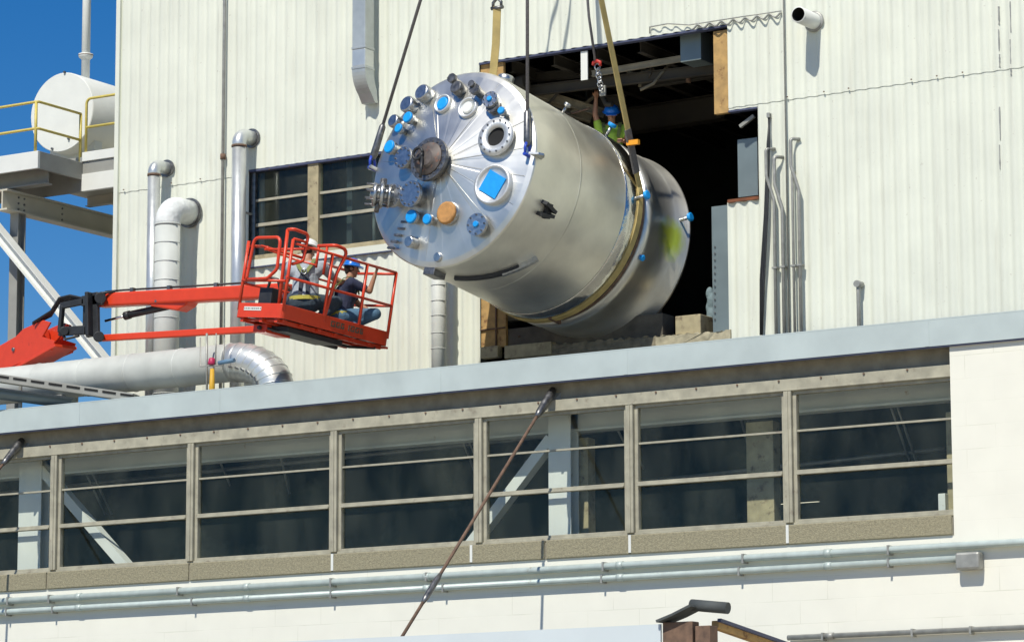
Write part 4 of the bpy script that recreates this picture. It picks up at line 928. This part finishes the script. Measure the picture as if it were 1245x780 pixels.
rope(hook, MV @ (lp1 + ZL * .13), .024, 'taut wire rope to the shackle on the right rim of the vessel face')
rope(hook, MV @ (lp2 + ZL * .13), .024, 'slanting wire rope to the blue shackle on the left rim of the vessel')
# tan strap to a trunnion on the hidden side
sp = P(604.5, 8, 1.3); sb = P(598.5, 100, 1.4)
t = thing('lifting_strap', 'tan web strap hanging behind the top of the vessel face', 'strap', sb, 'slings holding the vessel')
mb = MB(); mb.ribbon([sp, sp.lerp(sb, .5) + V((.02, 0, 0)), sb, sb + V((-.05, 0, -1.3))], (1, .3, 0), .115, .02); mb.build('web', M_strap, t)
mb = MB(); mb.tube([sp + V((-.07, 0, -.03)), sp + V((-.07, 0, .06)), sp + V((0, 0, .13)), sp + V((.07, 0, .06)), sp + V((.07, 0, -.03))], .022, 8); mb.cyl(sp + V((-.1, 0, -.02)), sp + V((.1, 0, -.02)), .028, 10); mb.build('shackle', M_dkfit, t)
mb = MB(); mb.tube([sp + V((0, 0, .12)), hook], .022, 8); mb.build('rope', M_rope, t)
# strap wrapped round the lower end
tS = LB - .10; q = onshell(776, 228)
t = thing('lifting_strap', 'tan web strap slung round the far end of the vessel', 'strap', MV @ V((0, tS, -R0)), 'slings holding the vessel')
ts = math.atan2(q.z, q.x); pts = []; rS = R0 + .035
for i in range(37):
    th = ts - (ts + R(190)) * i / 36 if False else ts - i / 36 * R(205); sag = .10 * math.sin(min(1, i / 18) * math.pi / 2); pts.append(MV @ V((math.cos(th) * rS, tS - sag * .3, math.sin(th) * rS)))
top = P(729, -10, 1.0)
dirs = (top - pts[0]).normalized(); p0 = pts[0] + dirs * 5.5
mb = MB(); mb.ribbon([p0, pts[0] + dirs * 2.7, pts[0] + dirs * 1.0] + pts, axis, .105, .02); mb.build('web', M_strap, t)
mb = MB(); mb.ribbon([pts[0] + dirs * k + V((.006, -.02, 0)) for k in (.2, .5, .85)], axis, .13, .03); mb.build('splice', M_rope, t)
mb = MB(); pk = pts[0] + dirs * .62; mb.box(pk + V((-.02, -.1, -.02)), pk + V((.17, -.04, .05))); mb.build('orange_tag', mat('orange tag', (.8, .32, .01), .5), t)
# chain hoist
ha, hb = P(714, -60, W + .1), P(726, 78, W + .55)
t = thing('chain_hoist', 'hanging chain with a red hook held by the worker in green', 'hoist', P(730, 112, W + .9))
mb = MB(); mb.tube([P(705, -120, W - .5), P(716, 20, W - .35), P(724, 76, W - .3)], .02, 8); mb.build('rope', M_rope, t)
hp = P(726, 79, W - .3); mb = MB(); mb.tube([hp + V((-.07, 0, .0)), hp + V((-.06, 0, .04)), hp + V((.0, 0, .06)), hp + V((.05, 0, .035)), hp + V((.055, 0, -.02))], .024, 10); mb.build('red_hook', mat('red hook', (.5, .03, .02), .45), t)
mb = MB(); 
for k in range(6):
    c = hp.lerp(P(731, 110, W + .3), (k + .5) / 6); mb.tube([c + V((.03 * math.cos(a_), .0 if k % 2 else .03 * math.cos(a_), .05 * math.sin(a_))) for a_ in [i / 8 * 2 * math.pi for i in range(9)]], .011, 6)
mb.build('chain', M_steel, t)
mb = MB(); c = P(733, 109, W + .3); mb.box(c + V((-.05, -.02, -.1)), c + V((.05, .02, .06))); mb.build('hoist_body', M_greyst, t, bevel=.01)

# ---------------------------------------------------------------- boom lift
b0 = -.5
ey = V((.139, .99, -.065)).normalized(); ex = V((.98, -.139, -.125)); ex = (ex - ey * ex.dot(ey)).normalized(); ez = ex.cross(ey)
O = P(285.5, 385, b0)
MK = Matrix((ex, ey, ez)).transposed().to_4x4(); MK.translation = O
BW, BL, TB = .93, 2.27, .21
base = P(-560, 755, 5.0); base.z = 0
lift = thing('boom_lift', 'orange red articulated boom lift holding up a work basket with two workers', 'boom lift', base)
def km(): return MB(MK)
# toe board box with rounded near right corner
def rrect(x0, y0, x1, y1, r, n=4):
    o_ = []
    for cx_, cy_, s_ in ((x1 - r, y0 + r, -90), (x1 - r, y1 - r, 0), (x0 + r, y1 - r, 90), (x0 + r, y0 + r, 180)):
        for i in range(n + 1): a_ = R(s_ + 90 * i / n); o_.append((cx_ + r * math.cos(a_), cy_ + r * math.sin(a_)))
    return o_
mb = km(); ol = rrect(0, 0, BW, BL, .07); il = rrect(.025, .025, BW - .025, BL - .025, .05); n = len(ol)
vo = [[mb.bm.verts.new((x, y, z)) for x, y in pl_] for pl_, z in ((ol, 0), (ol, TB), (il, TB), (il, .03))]
for a_, b_ in zip(vo, vo[1:]):
    for i in range(n): mb.bm.faces.new((a_[i], a_[(i + 1) % n], b_[(i + 1) % n], b_[i]))
mb.build('toe_board', M_red, lift, bevel=.006)
mb = km(); mb.box((.02, .02, .03), (BW - .02, BL - .02, .055)); mb.build('basket_floor', M_dkfit, lift)
mb = km()
for x in (.12, .5, BW - .12): mb.box((x - .03, .03, -.06), (x + .03, BL - .05, .0))
for k in range(7): mb.box((.04, .1 + k * .36, -.035), (BW - .04, .16 + k * .36, -.003))
mb.build('floor_frame', M_red, lift, bevel=.004)
mb = km(); mb.box((.2, .35, -.14), (.75, 1.5, -.06)); mb.tube([(.3, .2, -.11), (.3, 1.85, -.11)], .03, 10); mb.tube([(.55, .15, -.13), (.6, 1.8, -.10), (.85, 2.1, -.06)], .02, 10); mb.build('basket_mount', M_black, lift, bevel=.01)
mb = km(); mb.box((.15, .25, -.17), (.42, .75, -.05)); mb.build('mount_bracket', M_red, lift, bevel=.01)
RT, RM = 1.10, .60; rr_ = .021
mb = km(); mb.tube([(BW - .02, .12, RT), (BW - .02, BL - .02, RT)], rr_, 10); mb.tube([(.02, .3, RT), (.02, BL - .02, RT)], rr_, 10); mb.tube([(.02, BL - .02, RT - .02), (BW - .02, BL - .02, RT - .02)], rr_, 10); mb.tube([(.02, .02, RT - .05), (.02, .35, RT)], rr_, 10); mb.build('top_rail', M_red, lift)
mb = km(); mb.tube([(BW - .02, .02, RM), (BW - .02, BL - .02, RM)], rr_, 10); mb.tube([(.02, .02, RM - .1), (.02, BL - .02, RM)], rr_ * .8, 10); mb.tube([(.02, BL - .02, RM), (BW - .02, BL - .02, RM)], rr_, 10); mb.tube([(.02, .9, .86), (.02, BL - .02, .86)], rr_ * .8, 10)
mb.tube([(.02, .02, RM - .06), (BW - .02, .02, RM - .06)], rr_, 10); mb.build('mid_rail', M_red, lift)
for x, y, h in ((.03, .03, RT + .02), (BW - .02, .05, RT + .05), (BW - .02, .88, RT), (BW - .02, 1.62, RT), (BW - .02, BL - .02, RT), (.02, BL - .02, RT), (.02, 1.2, RT)):
    mb = km(); mb.tube([(x, y, TB - .1), (x, y, h)], .024, 10); mb.build('post', M_red, lift)
# gate loop on the near end and console loops
mb = km(); mb.tube([(.13, .0, RM - .06)] + path([(.13, .0, RM), (.17, .0, RT + .06), (.70, .0, RT + .07), (.72, .0, RM + .1), (.55, .0, RM - .03), (.16, .0, RM - .05)], .09, 5), .024, 10); mb.build('gate_loop', M_red, lift)
mb = km(); mb.tube([(.15, .3, RT)] + path([(.15, .3, RT - .05), (.35, .7, RT - .12), (.8, .7, RT - .2)], .05, 3), .015, 8); mb.tube([(.1, .3, RT - .05), (.8, .5, RT + .0)], .018, 8); mb.build('inner_rail', M_red, lift)
mb = km(); x_ = BW - .02
mb.tube(path([(x_ - .14, .05, RT + .19), (x_ - .02, .05, RT + .20), (x_, .34, RT + .18), (x_, .30, RM + .28), (x_, .10, RM + .20)], .06, 4), .024, 10); mb.tube([(x_ - .14, .05, RT + .19), (x_ - .10, .05, TB)], .026, 10); mb.tube([(x_, .06, RT + .06), (x_, .34, RT + .06)], .02, 8); mb.build('console_guard', M_red, lift)
mb = km(); mb.tube(path([(x_ - .32, .88, RT + .12), (x_, .92, RT + .14), (x_, 1.18, RT + .12), (x_, 1.02, RM + .25), (x_, .90, TB)], .07, 4), .026, 10); mb.tube([(x_ - .15, .9, RT + .12), (x_ - .15, .9, RM + .2)], .02, 8); mb.tube([(x_ - .3, .88, RT + .12), (x_ - .3, .88, RM + .3)], .02, 8); mb.build('console_guard', M_red, lift)
mb = km(); mb.box((.30, .12, TB - .1), (.56, .34, RM - .14)); mb.tube([(.38, .2, RM - .16), (.42, .2, RM + .02), (.52, .24, RM + .0), (.56, .3, RM - .2)], .02, 8); mb.build('control_box', M_black, lift, bevel=.03)
mb = km(); mb.box((.17, -.006, .10), (.52, -.001, .155)); mb.build('white_sticker', M_white, lift)
mb = km(); random.seed(3); x = .18
while x < .5: wd_ = random.uniform(.012, .03); mb.box((x, -.009, .12), (x + wd_, -.0065, .14)); x += wd_ + random.uniform(.008, .02)
mb.build('sticker_print', M_cond, lift)
M_letter = mat('worn dark lettering', (.12, .085, .055), .7, var=.3, scale=30)
# dark two-word lettering along the long side
mb = km(); y = 1.02
for wdt in (.11, .10, .09, 0, .05, .10, .10, .08):
    if wdt == 0: y += .07; mb.build('side_lettering', M_letter, lift); mb = km(); continue
    mb.box((BW + .001, y, .07), (BW + .006, y + .022, .155)); mb.box((BW + .001, y + .02, .135), (BW + .006, y + wdt - .02, .155))
    if wdt > .06: mb.box((BW + .001, y + .02, .07), (BW + .006, y + wdt - .02, .09)); mb.box((BW + .001, y + wdt - .045, .09), (BW + .006, y + wdt - .022, .12))
    y += wdt
mb.build('side_lettering', M_letter, lift)
# fly boom, levelling link, cylinder
yk = .95
A1, B1 = P(122, 365.5, yk), P(352, 353, yk - .15)
mb = MB(); mb.beam(A1, B1, .22, .21); mb.build('fly_boom', M_red, lift, bevel=.03)
mb = MB(); pts = [P(178, 362, yk - .13), P(236, 356, yk - .13), P(225, 371, yk - .13), P(215, 377, yk - .13), P(183, 372, yk - .13)]; mb.prism(pts, (0, .26, 0)); mb.build('cylinder_bracket', M_red, lift, bevel=.02)
mb = MB(); mb.beam(P(123, 411, yk), P(330, 399, yk - .1), .10, .10); mb.build('levelling_link', M_red, lift, bevel=.015)
mb = MB(); mb.tube([P(155, 383, yk), P(210, 371, yk)], .055, 16); mb.tube([P(152, 384, yk), P(158, 382.3, yk)], .065, 16); mb.build('lift_cylinder', M_black, lift)
mb = MB(); mb.tube([P(128, 390, yk), P(156, 383, yk)], .02, 12); mb.build('cylinder_rod', M_chrome, lift)
mb = MB(); mb.beam(P(336, 353, yk - .15), P(334, 404, yk - .15), .16, .22, up=(0, 1, 0)); mb.cyl(P(322, 397, yk - .35), P(322, 397, yk + .1), .07, 14); mb.build('basket_knuckle', M_black, lift, bevel=.015)
# black knuckle: frame with an open middle
mb = MB()
for yy in (yk - .20, yk + .14):
    mb.beam(P(100, 366, yy), P(126, 364, yy), .06, .16); mb.beam(P(74, 372, yy), P(103, 366, yy), .06, .10); mb.beam(P(72, 403, yy), P(104, 401, yy), .06, .14); mb.beam(P(76, 372, yy), P(73, 404, yy), .06, .08, up=(0, 1, 0))
    mb.beam(P(112, 356, yy), P(113, 409, yy), .24 * 1.0, .06, up=(0, 1, 0)); mb.beam(P(112, 356, yy), P(113, 409, yy), .06, .30, up=(0, 1, 0))
mb.box(P(100, 400, yk - .15), P(120, 366, yk + .15)); mb.cyl(P(120, 409, yk - .3), P(120, 409, yk + .25), .085, 16); mb.cyl(P(78, 402, yk - .3), P(78, 402, yk + .25), .07, 16); mb.cyl(P(122, 362, yk - .25), P(122, 362, yk + .2), .09, 16)
mb.build('knuckle', M_black, lift, bevel=.012)
mb = MB()
for k in range(4):
    o_ = k * .05; mb.tube([P(40, 392 + k, yk - .15 + o_), P(62, 378 + 2 * k, yk - .15 + o_), P(72, 362 + 2 * k, yk - .15 + o_), P(85, 359 + 2 * k, yk - .15 + o_), P(104, 363 + 2 * k, yk - .15 + o_), P(122, 356 + k, yk - .2 + o_), P(140, 354.5, yk - .1 + o_)], .018, 8)
mb.tube([P(72, 400, yk - .25), P(80, 412, yk - .25), P(96, 408, yk - .25)], .02, 8); mb.build('hose', M_black, lift)
mb = MB(); mb.tube([P(128, 354.5, yk - .1), P(150, 352.5, yk - .05), P(200, 349.5, yk - .05), P(300, 343.5, yk - .1)], .016, 8); mb.build('hose', M_black, lift)
for px in (160, 205, 262):
    mb = MB(); c = P(px, 353.5 - (px - 160) * .058, yk - .115); mb.box(c + V((-.03, -.01, -.03)), c + V((.03, .06, .05))); mb.build('hose_clip', M_dkfit, lift)
for px in (190, 203, 216):
    mb = MB(); c = P(px, 366 - (px - 190) * .05, yk - .14); mb.cyl(c, c + V((0, -.02, 0)), .022, 10); mb.build('bracket_pin', M_dkfit, lift)
# main boom: deep box section sloping down and away
A2 = P(72, 402, yk); B2 = P(-520, 735, 4.6); d2 = (B2 - A2).normalized()
C2 = A2 + d2 * .45
mb = MB(); mb.beam(C2, B2, .34, .42); mb.build('main_boom', M_red, lift, bevel=.03)
mb = MB(); sx = d2.cross(V((0, 0, 1))).normalized(); sz = sx.cross(d2)
for s_ in (-1, 1):
    p_ = A2 + d2 * .25 + sx * (.19 * s_)
    mb.prism([p_ - d2 * .30 + sz * .10, p_ - d2 * .12 + sz * .2, p_ + d2 * .4 + sz * .24, p_ + d2 * .9 + sz * .12, p_ + d2 * 1.3 - sz * .2, p_ - d2 * .25 - sz * .34, p_ - d2 * .35 - sz * .22, p_ - d2 * .05 - sz * .05], sx * .03)
mb.build('boom_cheek', M_red, lift, bevel=.006)
mb = MB(); mb.beam(A2 - d2 * .12 - sz * .30, A2 + d2 * 2.2 - sz * .30, .42, .05); mb.build('boom_underplate', M_red, lift, bevel=.01)
mb = MB()
for k in (.95, 1.7, 2.6): p_ = A2 + d2 * k + sx * (-.175 if sx.y > 0 else .175); mb.cyl(p_ - sx * .04, p_ + sx * .04, .03, 10)
mb.build('boom_pin', M_dkfit, lift)
# chassis out in the yard
bd = (A2 - B2); bd.z = 0; bd.normalize(); bs = V((0, 0, 1)).cross(bd)
mb = MB(); mb.beam(base + V((0, 0, .75)) - bd * 1.6, base + V((0, 0, .75)) + bd * 1.6, 1.4, .45); mb.build('chassis', M_red, lift, bevel=.05)
mb = MB(); mb.beam(base + V((0, 0, 1.5)) - bd * 1.5, base + V((0, 0, 1.5)) + bd * 1.0, 1.6, .95); mb.build('turntable', M_red, lift, bevel=.08)
mb = MB(); mb.beam(base + V((0, 0, 1.9)) + bd * .2, B2, .3, .5); mb.build('boom_tower', M_red, lift, bevel=.03)
for i in (-1, 1):
    for j in (-1, 1):
        c = base + bd * (1.2 * i) + bs * (.95 * j) + V((0, 0, .5)); mb = MB(); mb.lathe(c - bs * .2, bs, [(0, .3), (.03, .46), (.1, .5), (.3, .5), (.37, .46), (.4, .3)], 28); mb.build('wheel', M_black, lift)

# ---------------------------------------------------------------- people
M_skin = mat('skin', (.42, .215, .13), .55, var=.1, scale=12)
M_gshirt = mat('grey shirt', (.36, .40, .44), .85, var=.2, scale=7, bump=1.0, bscale=11)
M_nshirt = mat('navy shirt', (.022, .028, .065), .85, var=.2, scale=9, bump=1.0, bscale=11)
M_jean = mat('blue jeans', (.07, .15, .24), .85, var=.3, scale=7, bump=.4, bscale=25)
M_djean = mat('dark slate trousers', (.05, .075, .10), .85, var=.25, scale=7, bump=.4, bscale=25)
M_vest = mat('lime safety vest', (.40, .62, .07), .7, var=.08)
M_vestr = mat('red orange vest strip', (.7, .08, .02), .7)
M_boot = mat('brown work boot', (.10, .06, .035), .7)
M_harn = mat('olive harness webbing', (.20, .23, .07), .8, var=.3, scale=10)
M_harnb = mat('black harness webbing', (.03, .035, .05), .8)
M_harny = mat('yellow harness webbing', (.50, .45, .08), .8)
M_whitehat = mat('white hard hat', (.75, .75, .72), .3)
M_bluehat = mat('blue hard hat', (.01, .16, .62), .3)
M_hair = mat('dark hair', (.03, .02, .015), .8)
M_eye = mat('eye dark', (.02, .02, .02), .3)
M_glove = mat('pale work glove', (.55, .53, .47), .85)
def remesh(o, vox, sm=4):
    r = o.modifiers.new('remesh', 'REMESH'); r.mode = 'VOXEL'; r.voxel_size = vox; r.use_smooth_shade = True
    s_ = o.modifiers.new('smooth', 'SMOOTH'); s_.factor = .5; s_.iterations = sm
def person(label, pos, yaw, J, shirt, trousers, hat, facing=(0, 0), tilt=0, Mb=None, sleeve=.55, group=None, gloves=None, sc=1.0):
    """J: joints in body space (forward, left, up) from the pelvis. pos = pelvis point in world."""
    Mx = Matrix.Translation(V(pos)) @ Matrix.Rotation(yaw, 4, 'Z') @ Matrix.Scale(sc, 4)
    t = thing('person', label, 'person', M=Matrix.Translation(V(pos) - V((0, 0, J.get('drop', .3)))))
    if group: t['group'] = group
    j = {k: V(v) for k, v in J.items() if k != 'drop'}
    pel = V((0, 0, 0)); neck = j['neck']; head = j['head']
    mb = MB(Mx)
    ch = pel.lerp(neck, .62)
    mb.capsule(pel, pel.lerp(neck, .4), .13, .12); mb.capsule(pel.lerp(neck, .4), ch, .12, .14)
    for s_ in (1, -1):
        sh = j['shL' if s_ > 0 else 'shR']; el = j['elL' if s_ > 0 else 'elR']; wr_ = j['wrL' if s_ > 0 else 'wrR']; ha_ = j['haL' if s_ > 0 else 'haR']
        mb.capsule(ch, sh, .11, .062); mb.capsule(neck, sh, .055, .055)
        mb.capsule(sh, el, .055, .042); mb.capsule(el, wr_, .043, .028)
        # palm and fingers, curled
        d = (ha_ - wr_).normalized(); side = d.cross(V((0, 0, 1)) if abs(d.z) < .8 else V((1, 0, 0))).normalized(); pn = side.cross(d)
        kn = wr_ + d * .085
        for q_ in (-.026, 0, .026): mb.capsule(wr_ + side * q_ * .5, kn + side * q_, .019, .016, 8)
        for f_i, (q_, ln) in enumerate(((-.034, .062), (-.012, .075), (.011, .070), (.032, .054))):
            p0_ = kn + side * q_; p1_ = p0_ + (d * .8 - pn * .5).normalized() * ln * .5; p2_ = p1_ + (d * .25 - pn * .95).normalized() * ln * .35; p3_ = p2_ + (-d * .35 - pn * .8).normalized() * ln * .25
            mb.capsule(p0_, p1_, .0105, .0095, 8); mb.capsule(p1_, p2_, .0095, .009, 8); mb.capsule(p2_, p3_, .009, .0085, 8)
        th0 = wr_ + d * .025 - side * .028; th1 = th0 + (d * .6 - side * .7 - pn * .3).normalized() * .042; mb.capsule(th0, th1, .015, .012, 8); mb.capsule(th1, th1 + (d * .9 - pn * .5).normalized() * .032, .012, .010, 8)
        hp_ = j.get('hpL' if s_ > 0 else 'hpR', V((0, .09 * s_, -.02))); kn_ = j['knL' if s_ > 0 else 'knR']; an = j['anL' if s_ > 0 else 'anR']; toe = j['toL' if s_ > 0 else 'toR']
        mb.capsule(hp_, kn_, .085, .058); mb.capsule(kn_, an, .058, .04); mb.capsule(an, toe, .04, .03)
    mb.capsule(neck - V((0, 0, .05)), head - V((.01, 0, .06)), .058, .056)
    # head with face, in its own rotated frame
    Hm = Matrix.Translation(head) @ Matrix.Rotation(facing[0], 4, 'Z') @ Matrix.Rotation(facing[1], 4, 'Y')
    def hp2(p): return Hm @ V(p)
    mb.ball(hp2((.0, 0, .03)), .095, (1.02, .82, 1.02), 18); mb.ball(hp2((.02, 0, -.035)), .075, (.98, .8, 1.0), 16); mb.capsule(hp2((.06, 0, -.085)), hp2((.03, 0, -.06)), .028, .04)
    mb.capsule(hp2((.09, 0, .012)), hp2((.112, 0, -.022)), .010, .015, 8)
    for s_ in (1, -1): mb.ball(hp2((-.005, .08 * s_, -.005)), .024, (.8, .45, 1.2), 8); mb.ball(hp2((.088, .0, -.055)), .016, (.6, 1.5, .5), 8)
    body = mb.build('body', M_skin, t); remesh(body, .0075, 3)
    hb_ = MB(Mx); 
    for s_ in (1, -1): hb_.ball(hp2((.088, .032 * s_, .018)), .011, (.6, 1.1, .8), 8)
    hb_.build('eyes', M_eye, t)
    hb_ = MB(Mx); hb_.ball(hp2((-.018, 0, .025)), .099, (.98, .86, 1.0), 16); hb_.ball(hp2((-.055, 0, -.03)), .055, (.7, 1.1, 1), 12); hb_.build('hair', M_hair, t)
    # hat
    hm_ = MB(Mx @ Hm); hm_.lathe((0, 0, .045), (0, 0, 1), [(-.012, .135), (-.002, .140), (.004, .118), (.03, .115), (.07, .098), (.095, .065), (.108, .03), (.110, .001)], 28)
    hm_.ribbon([(.10, 0, .048), (.165, 0, .036)], (0, 1, 0), .16, .008); hm_.tube([(-.10, 0, .095), (-.05, 0, .145), (0, 0, .158), (.05, 0, .147), (.10, 0, .098)], .010, 8); hm_.build('hard_hat', hat, t)
    # shirt
    sm_ = MB(Mx); sm_.capsule(pel + V((0, 0, .0)), pel.lerp(neck, .4), .155, .15); sm_.capsule(pel.lerp(neck, .35), ch, .15, .165)
    up_ = (neck - pel).normalized()
    for s_ in (1, -1):
        sh = j['shL' if s_ > 0 else 'shR']; el = j['elL' if s_ > 0 else 'elR']
        sm_.capsule(ch, sh - up_ * .02, .14, .075); sm_.capsule(neck - up_ * .05, sh, .075, .072); sm_.capsule(sh, sh.lerp(el, sleeve * 1.25 if sleeve < .8 else 1), .075, .062)
        sm_.capsule(pel + V((0, .05 * s_, .02)), ch + V((0, .04 * s_, 0)), .13, .13)
        if sleeve > 1: sm_.capsule(el, el.lerp(j['wrL' if s_ > 0 else 'wrR'], .85), .060, .045)
    so = sm_.build('shirt', shirt, t); remesh(so, .011, 4)
    tm = MB(Mx); tm.capsule(pel + V((0, -.06, -.02)), pel + V((0, .06, -.02)), .155, .155)
    for s_ in (1, -1):
        hp_ = j.get('hpL' if s_ > 0 else 'hpR', V((0, .09 * s_, -.02))); kn_ = j['knL' if s_ > 0 else 'knR']; an = j['anL' if s_ > 0 else 'anR']
        tm.capsule(hp_, kn_, .115, .085); tm.capsule(kn_, kn_.lerp(an, .9), .082, .065)
    to = tm.build('trousers', trousers, t); remesh(to, .011, 4)
    for s_ in (1, -1):
        an = j['anL' if s_ > 0 else 'anR']; toe = j['toL' if s_ > 0 else 'toR']; bm_ = MB(Mx); bm_.capsule(an + (an - toe) * .2, toe, .052, .045); bm_.capsule(an, an.lerp(j['knL' if s_ > 0 else 'knR'], .22), .055, .055); bo = bm_.build('boot', M_boot, t); remesh(bo, .009, 3)
    # harness
    if gloves is not None or True:
        fwd = V((1, 0, 0)); L_ = []
        def strap(pts, m_, w_=.045):
            hm2 = MB(Mx); hm2.ribbon(pts, w_dir, w_, .012); hm2.build('harness_strap', m_, t)
        bk = lambda k, y, o_: pel.lerp(neck, k) + V((-o_, y, 0))
        if J.get('drop') is not None and not J.get('noharness'):
            w_dir = V((0, 1, 0)); 
            for s_ in (1, -1):
                strap([bk(.05, .05 * s_, .165), bk(.3, .045 * s_, .172), bk(.55, .035 * s_, .185), bk(.72, .02 * s_, .185)], M_harnb)
                sh = j['shL' if s_ > 0 else 'shR']; strap([bk(.68, .02 * s_, .192), bk(.85, .08 * s_, .165), bk(1.0, .12 * s_, .09) + V((0, 0, .03)), bk(1.04, .13 * s_, .0) + V((0, 0, .03)), bk(.9, .12 * s_, -.12), bk(.6, .1 * s_, -.175)], M_harn, .05)
            w_dir = V((0, 0, 1))
            strap([pel + V((math.cos(a_) * .17, math.sin(a_) * .20, .02)) for a_ in [i / 18 * 2 * math.pi for i in range(19)]], M_harny, .05)
            hm3 = MB(Mx); c_ = bk(.70, 0, .2); hm3.tube([c_ + V((0, .035 * math.cos(a_), .035 * math.sin(a_))) for a_ in [i / 10 * 2 * math.pi for i in range(11)]], .009, 6); hm3.build('d_ring', M_steel, t)
    return t
def kpt(x, y, z): return MK @ V((x, y, z))
# worker 1: squatting with his back to the camera, right arm reaching forward
zf1 = kpt(.38, 1.02, .055)
yaw_f = math.atan2(ey.y, ey.x) - R(6)
J1 = dict(drop=.38, neck=(.12, 0, .52), head=(.20, -.02, .70), shL=(.10, .21, .47), shR=(.10, -.21, .47), elL=(.26, .32, .24), elR=(.30, -.34, .34), wrL=(.42, .18, .14), wrR=(.44, -.54, .26), haL=(.50, .15, .10), haR=(.50, -.62, .23),
          knL=(.36, .26, .12), knR=(.30, -.38, .02), anL=(.06, .16, -.24), anR=(.04, -.16, -.25), toL=(.22, .20, -.30), toR=(.18, -.24, -.30))
person('worker in grey shirt and white hard hat squatting, seen from behind', zf1 + V((.03, 0, .38)), R(119), J1, M_gshirt, M_djean, M_whitehat, facing=(R(-35), R(16)), sc=1.12)
# worker 2: seated low, left hand up on the rail
zf2 = kpt(.50, 1.70, .055)
yaw2 = yaw_f - R(28)
J2 = dict(drop=.28, neck=(.10, 0, .50), head=(.15, 0, .68), shL=(.10, .19, .46), shR=(.10, -.19, .46), elL=(.30, .22, .22), elR=(.36, -.22, .34), wrL=(.46, .12, .10), wrR=(.43, -.26, .57), haL=(.54, .10, .07), haR=(.46, -.27, .66),
          knL=(.43, .22, .06), knR=(.45, -.20, .02), anL=(.10, .14, -.17), anR=(.06, -.12, -.18), toL=(.26, .16, -.23), toR=(.22, -.14, -.23))
person('worker in navy shirt, jeans and blue hard hat seated in the basket gripping the rail', zf2 + V((0, 0, .28)), yaw2, J2, M_nshirt, M_jean, M_bluehat, facing=(R(-12), R(8)), sc=1.04)
# worker 3: inside the opening behind the vessel, arm raised to the hook
hd3 = P(743.5, 139, W + 1.15)
J3 = dict(drop=.9, neck=(.05, 0, .52), head=(.10, 0, .69), shL=(.05, .19, .47), shR=(.05, -.19, .47), elL=(.20, .26, .22), elR=(.10, -.25, .70), wrL=(.40, .16, .22), wrR=(.12, -.23, .95), haL=(.48, .13, .22), haR=(.12, -.22, 1.03),
          knL=(.10, .12, -.42), knR=(.05, -.12, -.43), anL=(.0, .12, -.84), anR=(.0, -.12, -.84), toL=(.15, .13, -.87), toR=(.15, -.13, -.87))
yaw3 = math.atan2(-.8, .45)
off3 = Matrix.Rotation(yaw3, 3, 'Z') @ V(J3['head'])
p3 = hd3 - off3
w3 = person('worker in lime vest and blue hard hat reaching up behind the vessel', p3, yaw3, J3, M_vest, M_djean, M_bluehat, facing=(R(0), R(30)), sleeve=.35)
# staging he stands on
zst = p3.z - .9
t = thing('staging', 'timber and steel staging inside the opening behind the vessel', 'scaffold', (p3.x, p3.y + .2, zi0))
mb = MB(); mb.box((p3.x - .55, p3.y - .28, zst - .06), (p3.x + .55, p3.y + .6, zst - .01)); mb.build('plank_deck', M_timber, t, bevel=.01)
for sx_ in (-.5, .5):
    for sy_ in (-.25, .55): mb = MB(); mb.tube([(p3.x + sx_, p3.y + sy_, zi0), (p3.x + sx_, p3.y + sy_, zst - .06)], .03, 10); mb.build('leg', M_greyst, t)
# pale blue bundle behind the jamb sheet
mb = MB(); 
for px, py, r_ in ((863, 357, .07), (866, 366, .09), (863, 374, .07), (866, 384, .10), (864, 392, .09)):
    mb.ball(P(px, py, W + .45), r_, (.9, .8, 1.5))
o = mb.build('cloth_bundle', mat('pale blue cloth', (.16, .22, .24), .8, bump=.6, bscale=20)); remesh(o, .015, 3)
tag(o, 'small pale blue cloth bundle behind the grey jamb sheet in the opening', 'cloth')
